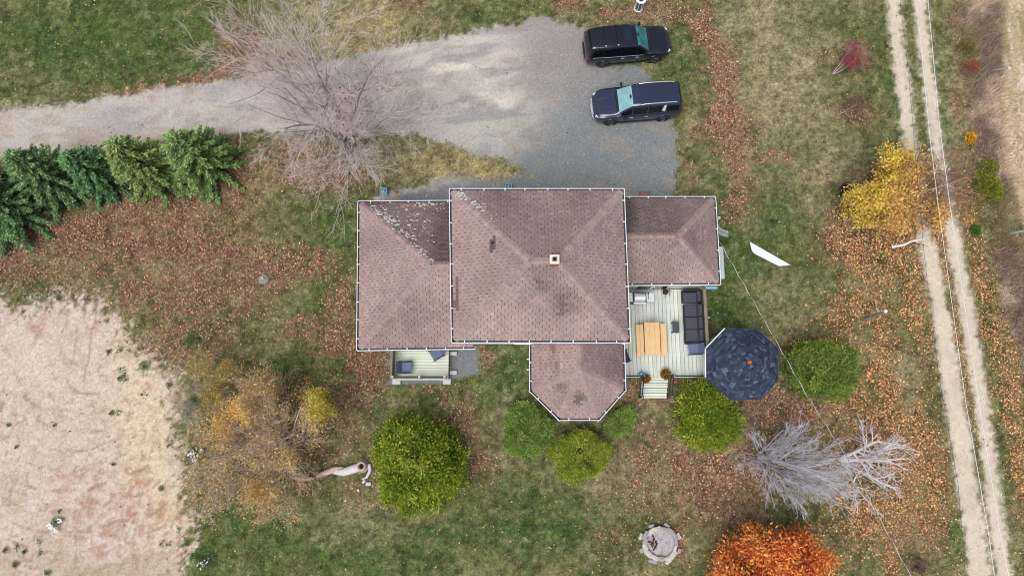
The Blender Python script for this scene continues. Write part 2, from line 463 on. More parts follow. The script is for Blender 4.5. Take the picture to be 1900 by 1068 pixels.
    # driveway
    wd = sstep(-.5, .5, np.maximum(lot, strip) / 12 + (fbm(x, y, 6.0, 2, 3) - .5) * 1.6)
    grey = sstep(0, 1, (px - 870) / 260 + (py - 190) / 210 + n1 * .8 + n2 * .5)
    grey = np.maximum(grey, sstep(0, 18, strip) * sstep(290, 320, py))
    dc = np.zeros_like(c) + S_np((184, 176, 170))
    streak = fbm(x * .45 + y * .25, y * 1.8 - x * .5, .9, 3)
    dc = mixc(dc, (150, 146, 148), np.clip(sstep(.45, .66, fbm(x * .35, y * 1.9 - x * .18, .8, 6)) * .8 * sstep(60, 330, px), 0, 1))
    dc = mixc(dc, (216, 206, 194), np.clip(1.1 * sstep(.40, .72, streak) * blobs(px, py, [(860, 160, 150, 80, 25, 1), (960, 220, 60, 40, 20, .9), (940, 110, 70, 30, 0, .5)]), 0, 1))
    dc = mixc(dc, (168, 148, 132), np.clip(sstep(.56, .72, fbm(x * .5, y * 1.5, 1.0, 7)) * .5 * (1 - sstep(700, 800, px)), 0, 1))
    dc = mixc(dc, (148, 140, 138), sstep(900, 1010, px) * (1 - sstep(150, 230, py)) * .9)
    dc = mixc(dc, (124, 128, 130), np.clip(grey, 0, 1))
    dc = mixc(dc, (150, 138, 126), np.clip(sstep(.55, .75, fbm(x, y, 1.2, 2)) * .4, 0, 1))
    c = c * (1 - wd.reshape(sh)) + dc * wd.reshape(sh)
    wp = sstep(-3, 3, pad)
    c = mixc(c, (122, 124, 128), wp)
    for t_ in (tl, tr):
        wt = sstep(-.6, .6, t_ / 13 + (fbm(x, y, 5.0, 6, 3) - .5) * 1.7) * (.72 + .5 * fbm(x, y, 1.3, 3))
        c = mixc(c, (206, 193, 176), np.clip(wt, 0, 1))
    gt = np.minimum(sstep(-30, -4, np.maximum(tl, tr)), 1) * 0
    bare = np.maximum.reduce([wd, ws, wp, sstep(-6, 5, tl), sstep(-6, 5, tr)])
    d['bare'] = bare
    d['brushw'] = wb * (1 - wf)
    d['fieldw'] = wf
    d['lit'] = lit * (1 - np.clip(bare * 1.05, 0, 1))
    d['lush'] = lg
    d['warm'] = warm
    d['c'] = c
    d['px'], d['py'] = px, py
    return d

def axis(lo, hi, step, far):
    core = list(np.arange(lo, hi + step * .5, step))
    s, a, out = step, core[-1], []
    while a < far:
        s *= 1.22
        a += s
        out.append(a)
    s, a, pre = step, core[0], []
    while a > -far:
        s *= 1.22
        a -= s
        pre.append(a)
    return np.array(pre[::-1] + core + out)

GX, GY = axis(-31, 31, 0.1, 600), axis(-9.5, 25.5, 0.1, 600)
gx, gy = np.meshgrid(GX, GY)
fl = fields(gx, gy)
gz = (fbm(gx, gy, 1.5, 2) - .5) * .10 * (1 - fl['bare'] * .7) + (fbm(gx, gy, 5.0, 4, 3) - .5) * .05 * (1 - fl['bare'] * .6)
gz = gz - .035 * np.maximum(sstep(-3, 8, fl['tl']), sstep(-3, 8, fl['tr'])) + .10 * fl['brushw'] * fbm(gx, gy, .8, 5)
gz = np.where((np.abs(gx) > 34) | (gy > 30) | (gy < -14), 0, gz) - .03
nx, ny = len(GX), len(GY)
GV = np.stack([gx, gy, gz], -1).reshape(-1, 3)
GC = fl['c'].reshape(-1, 3)
ii = np.arange(nx * ny).reshape(ny, nx)
QUADS = np.stack([ii[:-1, :-1], ii[:-1, 1:], ii[1:, 1:], ii[1:, :-1]], -1).reshape(-1, 4)

def qmask(m):
    m = m.astype(float)
    return ((m[:-1, :-1] + m[1:, 1:] + m[:-1, 1:] + m[1:, :-1]) / 4 > .5).reshape(-1)

def ground_mat(name, amp, s1, s2, bump, speck=None, speck_amt=0.0, dark=.35):
    m = bpy.data.materials.new(name)
    m.use_nodes = True
    N, L = m.node_tree.nodes, m.node_tree.links
    b = N['Principled BSDF']
    b.inputs['Roughness'].default_value = .95
    b.inputs['Specular IOR Level'].default_value = .15
    a = N.new('ShaderNodeAttribute'); a.attribute_name = 'Col'
    tc = N.new('ShaderNodeTexCoord')
    src = a.outputs['Color']
    for sc_, am in ((s1, amp), (s2, amp * .8)):
        nt = N.new('ShaderNodeTexNoise')
        nt.inputs['Scale'].default_value = sc_
        nt.inputs['Detail'].default_value = 6
        nt.inputs['Roughness'].default_value = .7
        L.new(tc.outputs['Object'], nt.inputs['Vector'])
        mr = N.new('ShaderNodeMapRange')
        mr.inputs['From Min'].default_value = .3
        mr.inputs['From Max'].default_value = .7
        mr.inputs['To Min'].default_value = 1 - am
        mr.inputs['To Max'].default_value = 1 + am
        L.new(nt.outputs['Fac'], mr.inputs['Value'])
        vm = N.new('ShaderNodeVectorMath'); vm.operation = 'SCALE'
        L.new(src, vm.inputs[0]); L.new(mr.outputs[0], vm.inputs['Scale'])
        src = vm.outputs[0]
    if speck:
        vo = N.new('ShaderNodeTexVoronoi')
        vo.inputs['Scale'].default_value = 16
        L.new(tc.outputs['Object'], vo.inputs['Vector'])
        lt = N.new('ShaderNodeMath'); lt.operation = 'LESS_THAN'; lt.inputs[1].default_value = .3
        L.new(vo.outputs['Distance'], lt.inputs[0])
        sx = N.new('ShaderNodeSeparateColor')
        L.new(vo.outputs['Color'], sx.inputs[0])
        gt = N.new('ShaderNodeMath'); gt.operation = 'GREATER_THAN'; gt.inputs[1].default_value = 1 - speck_amt
        L.new(sx.outputs[0], gt.inputs[0])
        mu = N.new('ShaderNodeMath'); mu.operation = 'MULTIPLY'
        L.new(lt.outputs[0], mu.inputs[0]); L.new(gt.outputs[0], mu.inputs[1])
        mx = N.new('ShaderNodeMix'); mx.data_type = 'RGBA'
        L.new(mu.outputs[0], mx.inputs['Factor'])
        L.new(src, mx.inputs['A'])
        mx.inputs['B'].default_value = (*speck, 1)
        src = mx.outputs['Result']
    L.new(src, b.inputs['Base Color'])
    nb = N.new('ShaderNodeTexNoise')
    nb.inputs['Scale'].default_value = 22
    nb.inputs['Detail'].default_value = 5
    L.new(tc.outputs['Object'], nb.inputs['Vector'])
    bp = N.new('ShaderNodeBump')
    bp.inputs['Strength'].default_value = bump
    bp.inputs['Distance'].default_value = .04
    L.new(nb.outputs['Fac'], bp.inputs['Height'])
    L.new(bp.outputs['Normal'], b.inputs['Normal'])
    return m

M_GRASS = ground_mat('turf_soil', .55, 6.0, 15.0, 1.0)
M_GRAVEL = ground_mat('gravel_soil', .20, 7.0, 18.0, .7, S(196, 190, 182), .08)
M_SAND = ground_mat('sand_soil', .24, 6.0, 15.0, .6, S(120, 92, 76), .05)

q_drive = qmask(fl['lot'] > -1)
q_strip = qmask(fl['strip'] > -1) & ~q_drive
q_sand = qmask(fl['sand'] > 0) & ~q_drive
q_tl, q_tr = qmask(fl['tl'] > 0), qmask(fl['tr'] > 0)
q_pad = qmask(fl['pad'] > 0)
q_field = qmask(fl['field'] > 0)
used = q_drive | q_strip | q_sand | q_tl | q_tr | q_pad | q_field
def sheet(name, q, m):
    F = QUADS[q]
    ids, inv = np.unique(F, return_inverse=True)
    me = np_mesh(name, GV[ids], inv.reshape(-1, 4), GC[ids], True)
    return tag(link(name, me, m), kind='structure')
sheet('ground', ~used, M_GRASS)
sheet('driveway', q_drive, M_GRAVEL)
sheet('gravel_strip', q_strip, M_GRAVEL)
sheet('bare_sand', q_sand, M_SAND)
M_TRACK = ground_mat('track_soil', .13, 5.0, 15.0, .4, S(150, 128, 110), .06)
sheet('wheel_track', q_tl, M_TRACK)
sheet('wheel_track', q_tr, M_TRACK)
sheet('gravel_pad', q_pad, M_GRAVEL)
sheet('straw_field', q_field, M_SAND)

GRNG = np.random.default_rng(11)
def ground_z(x, y):
    """height of the ground sheet"""
    ix = np.clip(np.searchsorted(GX, x) - 1, 0, nx - 2)
    iy = np.clip(np.searchsorted(GY, y) - 1, 0, ny - 2)
    return gz[iy, ix]

def sample(x, y):
    """the ground fields at scattered points, read from the grid"""
    ix = np.clip(np.rint((x - GX0) / .1).astype(int) + IX0, 0, nx - 1)
    iy = np.clip(np.rint((y - GY0) / .1).astype(int) + IY0, 0, ny - 1)
    return {k: v[iy, ix] for k, v in fl.items()}
IX0, IY0 = int(np.argmin(np.abs(GX + 31))), int(np.argmin(np.abs(GY + 9.5)))
GX0, GY0 = GX[IX0], GY[IY0]

def scatter(n):
    x = GRNG.uniform(-30.5, 30.5, n)
    y = GRNG.uniform(-9, 25, n)
    return x, y

def blades(name, x, y, col, length, width, lean, kind='stuff', bend=False):
    n = len(x)
    z = ground_z(x, y) - .01
    a = GRNG.uniform(0, 2 * np.pi, n)
    L_ = length * GRNG.uniform(.6, 1.3, n)
    le = GRNG.uniform(lean[0], lean[1], n)
    dx, dy = np.cos(a), np.sin(a)
    w = width * GRNG.uniform(.7, 1.3, n) * .5
    P = np.stack([x, y, z], -1)
    side = np.stack([-dy, dx, np.zeros(n)], -1) * w[:, None]
    tip = P + np.stack([dx * np.sin(le), dy * np.sin(le), np.cos(le)], -1) * L_[:, None]
    V = np.stack([P - side, P + side, tip], 1).reshape(-1, 3)
    F = np.arange(3 * n).reshape(n, 3)
    C = np.repeat(col, 3, 0)
    me = np_mesh(name, V, F, C)
    return me

# grass of the lawns
x, y = scatter(620000)
f = sample(x, y)
keep = (GRNG.random(len(x)) < (1 - f['bare']) * (.35 + .65 * f['lush']) * (1 - .55 * f['lit'])) & (f['fieldw'] < .5)
x, y = x[keep], y[keep]
gcol = f['c'][keep] * (.55 + 1.6 * GRNG.random((keep.sum(), 1)) ** 1.8) * GRNG.uniform(.88, 1.12, (keep.sum(), 3))
M_BLADE = mat('grass_blade', None, .8, attr=True, spec=.2, trans=.25)
tag(link('lawn_grass', blades('lawn_grass', x, y, gcol, .095, .034, (.5, 1.35)), M_BLADE), 'short autumn lawn grass, green and straw patches mixed', 'grass', kind='stuff')

# fallen leaves
def leaf_cards(name, x, y, size, col, zoff=.035, tilt=.5, m=None, label=None, cat='leaves'):
    n = len(x)
    z = ground_z(x, y) + zoff * GRNG.uniform(.4, 1.2, n)
    a = GRNG.uniform(0, 2 * np.pi, n)
    s = size * GRNG.uniform(.45, 1.6, n)
    t1, t2 = GRNG.uniform(-tilt, tilt, n), GRNG.uniform(-tilt, tilt, n)
    u = np.stack([np.cos(a), np.sin(a), t1], -1) * s[:, None] * .5
    v = np.stack([-np.sin(a), np.cos(a), t2], -1) * s[:, None] * .36
    up = np.stack([np.zeros(n), np.zeros(n), s * GRNG.uniform(-.05, .25, n)], -1)
    P = np.stack([x, y, z], -1)
    V = np.stack([P - u, P - v + up, P + u * .9, P + v + up], 1).reshape(-1, 3)
    k = np.arange(n) * 4
    F = np.concatenate([np.stack([k, k + 1, k + 2], -1), np.stack([k, k + 2, k + 3], -1)])
    return np_mesh(name, V, F, np.repeat(col, 4, 0))

PINK = S_np([(196, 152, 132), (170, 120, 102), (222, 184, 156), (140, 92, 78), (182, 130, 108), (116, 78, 68), (208, 166, 138), (150, 100, 84)])
GOLD = S_np([(224, 178, 128), (206, 150, 100), (232, 196, 150), (186, 124, 86), (160, 102, 76), (228, 188, 110), (218, 168, 136), (140, 90, 66)])
x, y = scatter(860000)
f = sample(x, y)
dens = np.clip(f['lit'] ** 1.6 * (.72 + .2 * f['warm']) + .022 + .03 * f['warm'], 0, .9) * (1 - .95 * f['bare']) * (1 - .6 * f['fieldw'])
keep = GRNG.random(len(x)) < dens
x, y = x[keep], y[keep]
lw = (GRNG.random(len(x)) < np.clip(f['warm'][keep] + .12, 0, 1))[:, None]
lcol = np.where(lw, GOLD[GRNG.integers(0, 8, len(x))], PINK[GRNG.integers(0, 8, len(x))]) * np.where(lw, .42 + .85 * GRNG.random((len(x), 1)) ** 1.4, .50 + .46 * GRNG.random((len(x), 1)) ** 1.2)
M_LEAF = mat('dry_leaf', None, .75, attr=True, spec=.25)
tag(link('fallen_leaves', leaf_cards('fallen_leaves', x, y, .083, lcol), M_LEAF), 'fallen brown, pink and orange leaves over the lawns', 'leaves', kind='stuff')

# stones and crumbs on sand, tracks and gravel
x, y = scatter(160000)
f = sample(x, y)
keep = (GRNG.random(len(x)) < f['bare'] * .22)
x, y = x[keep], y[keep]
pc = f['c'][keep] * GRNG.uniform(.45, 1.3, (len(x), 1))
tag(link('loose_stones', leaf_cards('loose_stones', x, y, .05, pc, .012, .3), M_LEAF), 'loose small stones on driveway and sand', 'stones', kind='stuff')

# bramble and dry weeds along the lane
x, y = scatter(520000)
f = sample(x, y)
keep = (GRNG.random(len(x)) < f['brushw'] * .9)
x, y = x[keep], y[keep]
bcol = f['c'][keep] * GRNG.uniform(.7, 2.3, (len(x), 1)) * GRNG.uniform(.92, 1.1, (len(x), 3))
tag(link('dry_brush', blades('dry_brush', x, y, bcol, .6, .026, (.3, 1.35)), M_BLADE), 'tangled grey brown weeds along the lane edge', 'brush', kind='stuff')
x, y = scatter(300000)
f = sample(x, y)
tall = blobs(f['px'], f['py'], [(1690, 1000, 50, 55, 0, 1), (1735, 950, 30, 30, 0, .6), (1700, 1050, 60, 30, 0, .8), (660, 60, 80, 70, 0, .3), (840, 300, 80, 30, 0, .4), (960, 335, 40, 12, 0, .5), (1860, 980, 20, 90, -8, .6)])
keep = GRNG.random(len(x)) < np.maximum(f['fieldw'] * .8, tall * (1 - f['bare']))
x, y = x[keep], y[keep]
bcol = (f['c'][keep] * .5 + S_np((178, 160, 120)) * .5) * GRNG.uniform(.7, 1.4, (len(x), 1))
tag(link('straw_grass', blades('straw_grass', x, y, bcol, .3, .03, (.4, 1.3)), M_BLADE), 'pale dry straw grass in field and tufts', 'grass', kind='stuff')

# low green weeds straggling along the edge of the sand
x, y = scatter(60000)
f = sample(x, y)
edge = blobs(f['px'], f['py'], [(352, 840, 26, 60, 0, 1), (372, 925, 24, 50, 0, 1), (345, 720, 40, 30, 0, .5), (375, 600, 30, 26, 0, .8), (420, 585, 50, 10, 30, .5), (395, 800, 40, 30, 0, .4), (330, 990, 26, 30, 0, .4), (90, 540, 50, 14, 0, .5), (300, 610, 50, 30, 0, .3), (60, 1030, 70, 30, 0, .25), (240, 690, 40, 50, 0, .2), (410, 680, 30, 30, 0, .3)])
keep = (GRNG.random(len(x)) < edge * .22) & (vnoise(x * 2.2, y * 2.2, 6) > .5)
x, y = np.repeat(x[keep], 26), np.repeat(y[keep], 26)
x, y = x + GRNG.normal(0, .09, len(x)), y + GRNG.normal(0, .09, len(x))
wc_ = S_np([(84, 108, 62), (70, 92, 58), (104, 124, 74), (62, 84, 54)])[GRNG.integers(0, 4, len(x))] * GRNG.uniform(.7, 1.3, (len(x), 1))
tag(link('sand_edge_weeds', leaf_cards('sand_edge_weeds', x, y, .06, wc_, .10, .7), M_LEAF), 'low green weeds straggling along the sand edge', 'weeds', kind='stuff')
# ------------------------------------------------------------------ the house
RNG = random.Random(7)
M_WHITE = mat('white_trim', S(232, 232, 236), .45, noise=.05, nscale=3)
M_SIDING = mat('siding', S(196, 200, 192), .6, noise=.08, nscale=2.5)
M_SOFFIT = mat('soffit', S(205, 205, 205), .7)
M_GUTTER_IN = mat('gutter_lining', S(74, 72, 78), .8, noise=.35, nscale=6)
M_FELT = mat('roof_felt', S(52, 43, 42), .95, noise=.2, nscale=10)
M_GLASS = mat('window_glass', (.02, .025, .03), .05, spec=.6)
M_SHINGLE = mat('shingle', None, .93, attr=True, noise=.22, nscale=9.0, bump=.5, bscale=70, spec=.15)
M_BRICK = mat('chimney_brick', S(158, 84, 62), .9, noise=.25, nscale=14, bump=.4)
M_CEMENT = mat('pale_cement', S(226, 214, 200), .85, noise=.12, nscale=9)
M_FLUE_SHADE = mat('flue_shade', (.01, .01, .01), .95)
M_LICHEN = mat('lichen', S(222, 220, 222), .95, noise=.15, nscale=20)
M_BLACK = mat('black_metal', S(34, 36, 42), .45, noise=.15)
M_DKRUBBER = mat('vent_rubber', S(22, 22, 24), .6)

house = thing('house', 'wide house with brown shingled hip roofs and white gutters', 'house', (1.2, 6.9, 0))
HLOC = Vector((1.2, 6.9, 0))
def hp(p): return Vector(p) - HLOC

shingle_jobs = []          # (size in picture, V, F, colour, roof)
def clip(poly, nrm, d):
    out = []
    for i in range(len(poly)):
        a, b = poly[i], poly[(i + 1) % len(poly)]
        da, db = a[0] * nrm[0] + a[1] * nrm[1] - d, b[0] * nrm[0] + b[1] * nrm[1] - d
        if da >= 0: out.append(a)
        if da * db < 0:
            t = da / (da - db)
            out.append((a[0] + (b[0] - a[0]) * t, a[1] + (b[1] - a[1]) * t))
    return out

def area2(p):
    return .5 * sum(p[i][0] * p[(i + 1) % len(p)][1] - p[(i + 1) % len(p)][0] * p[i][1] for i in range(len(p)))

def tabs_on(poly3, colour, jobs, exp=.142, tabw=.305, gap=.017, th=.02, stagger=.5, ragged=0.0, cols=None):
    """shingle tabs over a convex roof face; the first edge is the eave"""
    P = [Vector(p) for p in poly3]
    u = (P[1] - P[0]).normalized()
    n = u.cross(P[2] - P[0]).normalized()
    v = n.cross(u)
    q = [((p - P[0]).dot(u), (p - P[0]).dot(v)) for p in P]
    if area2(q) < 0: q = q[::-1]
    lines = []
    for i in range(len(q)):
        (ax, ay), (bx, by) = q[i], q[(i + 1) % len(q)]
        L_ = math.hypot(bx - ax, by - ay)
        if L_ < 1e-6: continue
        nn = (-(by - ay) / L_, (bx - ax) / L_)
        lines.append((nn, nn[0] * ax + nn[1] * ay))
    umin, umax = min(a for a, b in q), max(a for a, b in q)
    vmax = max(b for a, b in q)
    row, v0 = 0, 0.0
    while v0 < vmax:
        uu = umin - tabw * ((row % 2) * stagger + RNG.uniform(0, .10))
        while uu < umax:
            w = tabw * (RNG.uniform(.55, 1.25) if ragged else 1)
            dv = RNG.uniform(-.008, .008) + (RNG.uniform(-ragged, ragged) if ragged else 0)
            pl = [(uu, v0 + dv), (uu + w - gap, v0 + dv), (uu + w - gap, v0 + exp + .012), (uu, v0 + exp + .012)]
            for nn, d in lines:
                pl = clip(pl, nn, d)
                if len(pl) < 3: break
            if len(pl) >= 3 and abs(area2(pl)) > .002:
                c = colour((uu + w / 2 - umin) / (umax - umin), v0 / vmax, P[0] + u * (uu + w / 2) + v * v0)
                h1 = th * RNG.uniform(.8, 1.5)
                top, bot = [], []
                for (a, b) in pl:
                    base = P[0] + u * a + v * b
                    k = max(0.0, min(1.0, (b - v0 - dv) / exp))
                    top.append(base + n * (.006 + h1 * (1 - k) + .002))
                    bot.append(base + n * .001)
                m_ = len(pl)
                fs = [tuple(range(m_))] + [((i + 1) % m_, i, m_ + i, m_ + (i + 1) % m_) for i in range(m_)]
                jobs.append((abs(area2(pl)), top + bot, fs, c))
            uu += w
        v0 += exp
        row += 1

def cap_row(a, b, width, colour, jobs, exp=.17, wing=None):
    """folded cap shingles along a hip or ridge from low a to high b; wing = (left dir, right dir) down-slope"""
    a, b = Vector(a), Vector(b)
    L_ = (b - a).length
    d = (b - a).normalized()
    k = int(L_ / exp)
    wl_, wr_ = wing
    upn = wl_.cross(d)
    for i in range(k):
        p0 = a + d * (i * exp)
        p1 = p0 + d * (exp + .03)
        up = Vector((0, 0, 1))
        h0, h1 = .034 + RNG.uniform(0, .008), .022
        w = width * .5
        vs = [p0 + wl_ * w + up * h0, p0 + up * (h0 + .004), p0 + wr_ * w + up * h0, p1 + wr_ * w + up * h1, p1 + up * (h1 + .004), p1 + wl_ * w + up * h1]
        vs += [v_ - up * .03 for v_ in vs]
        fs = [(0, 1, 4, 5), (1, 2, 3, 4), (6, 7, 1, 0), (7, 8, 2, 1), (8, 9, 3, 2), (11, 6, 0, 5)]
        def nz(f):
            A, B, C_ = vs[f[0]], vs[f[1]], vs[f[2]]
            return (B - A).cross(C_ - B).z
        if nz(fs[0]) < 0: fs = [tuple(reversed(f)) for f in fs]
        jobs.append((exp * width, vs, fs, colour(i)))

def mesh_of(name, vs, fs, c):
    me = bpy.data.meshes.new(name)
    me.from_pydata([tuple(v_) for v_ in vs], [], fs)
    ca = me.color_attributes.new('Col', 'FLOAT_COLOR', 'POINT')
    ca.data.foreach_set('color', list((*c, 1)) * len(vs))
    return me

def place_pieces(jobs, name, parent, origin, m, keep, rest_name):
    """the largest pieces one by one, the rest joined"""
    jobs = sorted(jobs, key=lambda j: -j[0])
    RNG2 = random.Random(3)
    head = jobs[:keep]
    for j in head:
        link(name, mesh_of(name, [v_ - origin for v_ in j[1]], j[2], j[3]), m, parent)
    V, F, C = [], [], []
    for j in jobs[keep:]:
        o = len(V)
        V += [tuple(v_ - origin) for v_ in j[1]]
        F += [tuple(i + o for i in f) for f in j[2]]
        C += [(*j[3], 1)] * len(j[1])
    if V:
        me = bpy.data.meshes.new(rest_name)
        me.from_pydata(V, [], F)
        ca = me.color_attributes.new('Col', 'FLOAT_COLOR', 'POINT')
        ca.data.foreach_set('color', np.array(C, np.float32).ravel())
        tag(link(rest_name, me, m, parent), kind='stuff')

def shade(base, k): return tuple(c * k for c in base)
B_ROOF, B_ROOF_SHADED, B_GREY = S(155, 135, 131), S(148, 128, 126), S(84, 84, 92)  # second tone puts the shade of north and east slopes into the shingles
def roof_col(base=B_ROOF, var=.10, stain_shade=None, grey=0.0):
    def f(u, v, p):
        k = RNG.gauss(1, var * .62)
        nn = float(fbm(np.array([p.x]), np.array([p.y]), .55, 6)[0])
        k *= .62 + .74 * nn
        c = base
        if stain_shade: k *= stain_shade(u, v, p)
        if RNG.random() < grey: c = B_GREY
        t = RNG.uniform(.95, 1.05)
        return (c[0] * k * t, c[1] * k, c[2] * k * (2 - t))
    return f

ZM, ZW = 5.3, 2.9
mNW, mNE, mSE, mSW = at(838, 354, ZM), at(1154, 354, ZM), at(1165, 631, ZM), at(842, 631, ZM)
mR1, mR2 = at(983, 484, 6.6), at(1036, 484, 6.6)
lNW, lSW = at(668, 377, ZW), at(666, 646, ZW)
lSE, lNE = at(878, 643, ZW), at(850, 375.5, ZW)
lR1 = at(800, 491, 4.6)
lR2 = Vector((mSW.x + .5, lR1.y, 4.6))
rNW, rNE, rSE, rSW = at(1150, 368.5, ZW), at(1324, 368.5, ZW), at(1333, 524, ZW), at(1156, 525.5, ZW)
rR1 = at(1258, 437, 4.25)
rR0 = Vector((mNE.x - .5, rR1.y, 4.25))
bA, bB, bC, bD = at(987, 724, ZW), at(1039, 775, ZW), at(1110, 775, ZW), at(1157, 722, ZW)
bN1, bN0 = at(1157, 622, ZW), at(986, 622, ZW)
bN1.x, bN0.x = bD.x, bA.x
bP = at(1078, 686, 4.35)
bQ = Vector((bP.x - .02, bN0.y, 4.35))

faces = {}
roof_parts = []
def roof_part(name, polys, label=None):
    mb = MB()
    for p in polys:
        mb.add([hp(q) for q in p], [tuple(range(len(p)))])
    ro = mb.build(name, M_FELT, house)
    if label: ro['label'] = label
    return ro

def north_dark(u, v, p): return .97 - .14 * abs(math.sin(p.x * 7.3)) * (1 - v)  # north slope factors: algae streaks plus slope shade painted into the tabs
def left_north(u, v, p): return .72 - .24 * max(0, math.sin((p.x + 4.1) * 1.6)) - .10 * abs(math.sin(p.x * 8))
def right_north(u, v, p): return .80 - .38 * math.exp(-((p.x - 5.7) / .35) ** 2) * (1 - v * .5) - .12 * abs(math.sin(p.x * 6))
def right_east(u, v, p): return .86
def south_patch(u, v, p):
    k = 1.0
    for (cx, cy, r, s) in ((1030, 545, 16, .25), (1000, 530, 16, .3), (1045, 560, 20, .35), (1040, 580, 14, .3), (1070, 565, 18, .25)):
        q = to_px(p.x, p.y, p.z)
        k -= s * math.exp(-((q[0] - cx) ** 2 + (q[1] - cy) ** 2) / r ** 2) * RNG.uniform(.3, 1.3)
    return max(k, .45)
def bay_patch(u, v, p):
    q = to_px(p.x, p.y, p.z)
    k = 1.0
    for (cx, cy, rx, ry, s) in ((1023, 650, 5, 26, .45), (1030, 680, 5, 14, .3), (1075, 740, 14, 16, .5), (1040, 718, 12, 16, .3), (1001, 660, 6, 30, .2)):
        k -= s * math.exp(-((q[0] - cx) / rx) ** 2 - ((q[1] - cy) / ry) ** 2) * RNG.uniform(.3, 1.4)
    return max(k, .4)
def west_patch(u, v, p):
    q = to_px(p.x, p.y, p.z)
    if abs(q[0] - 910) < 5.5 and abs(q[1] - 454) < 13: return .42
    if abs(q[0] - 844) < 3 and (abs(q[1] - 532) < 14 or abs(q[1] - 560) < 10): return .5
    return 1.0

roofs = [
    ('main_roof', [([mNE, mNW, mR1, mR2], roof_col(B_ROOF_SHADED, .10, north_dark)), ([mNW, mSW, mR1], roof_col(B_ROOF, .08, west_patch)),
                   ([mSW, mSE, mR2, mR1], roof_col(B_ROOF, .09, south_patch)), ([mSE, mNE, mR2], roof_col(shade(B_ROOF_SHADED, .96), .10))],
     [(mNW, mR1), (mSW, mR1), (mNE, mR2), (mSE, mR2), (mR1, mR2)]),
    ('west_wing_roof', [([lNE, lNW, lR1, lR2], roof_col(B_ROOF_SHADED, .13, left_north)), ([lNW, lSW, lR1], roof_col(B_ROOF, .09)),
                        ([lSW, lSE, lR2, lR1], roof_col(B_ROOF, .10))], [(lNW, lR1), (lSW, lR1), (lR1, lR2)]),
    ('east_wing_roof', [([rNE, rNW, rR0, rR1], roof_col(B_ROOF_SHADED, .11, right_north)), ([rSE, rNE, rR1], roof_col(shade(B_ROOF_SHADED, .94), .11)),
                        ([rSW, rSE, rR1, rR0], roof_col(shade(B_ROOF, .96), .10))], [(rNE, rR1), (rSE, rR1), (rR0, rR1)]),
    ('bay_roof', [([bN0, bA, bP, bQ], roof_col(B_ROOF, .12, bay_patch)), ([bA, bB, bP], roof_col(B_ROOF, .10, bay_patch)), ([bB, bC, bP], roof_col(B_ROOF, .10, bay_patch)),
                  ([bC, bD, bP], roof_col(B_ROOF, .10)), ([bD, bN1, bQ, bP], roof_col(shade(B_ROOF_SHADED, .92), .10))],
     [(bA, bP), (bB, bP), (bC, bP), (bD, bP), (bQ, bP)]),
]
all_tabs, all_caps, roof_obj = [], [], {}
for nm, fcs, hips in roofs:
    ro = roof_part(nm, [f_[0] for f_ in fcs])
    roof_obj[nm] = ro
    tj = []
    for poly, colf in fcs:
        tabs_on(poly, colf, tj)
    capj = []
    for a, b in hips:
        # the two slopes beside the hip
        d = (b - a).normalized()
        side = Vector((-d.y, d.x, 0)).normalized()
        horiz = abs(d.z) < .02
        def down(s):
            best = Vector((s.x, s.y, -.42 if horiz else -.12))
            # follow the roof faces that hold this hip
            for poly, _ in fcs:
                P = [Vector(p) for p in poly]
                if a in poly and b in poly:
                    n_ = (P[1] - P[0]).cross(P[2] - P[0]).normalized()
                    if n_.z < 0: n_ = -n_
                    cen = sum(P, Vector()) / len(P)
                    if (cen - a).dot(s) > 0:
                        t = s - n_ * s.dot(n_)
                        t = t - d * t.dot(d)
                        return t.normalized()
            return best.normalized()
        wl_, wr_ = down(side), down(-side)
        cc = lambda i: shade(B_ROOF, RNG.gauss(1.02, .07))
        cap_row(a + d * .04, b, .34, cc, capj, wing=(wl_, wr_))
    all_tabs.append((ro, tj))
    all_caps.append((ro, capj))
sizes = sorted([(j[0] / (CAM_H - j[1][0].z) ** 2, id(j)) for ro, tj in all_tabs for j in tj], reverse=True)
big = set(i for _, i in sizes[:300])
capn = 0
for ro, tj in all_tabs:
    tj2 = [((10 + j[0]) if id(j) in big else j[0], *j[1:]) for j in tj]
    place_pieces(tj2, 'shingle', ro, HLOC, M_SHINGLE, sum(1 for j in tj if id(j) in big), 'shingle_field')
for ro, cj in all_caps:
    place_pieces(cj, 'cap_shingle', ro, HLOC, M_SHINGLE, min(len(cj), 300 - capn), 'cap_field')
    capn += min(len(cj), 300 - capn)

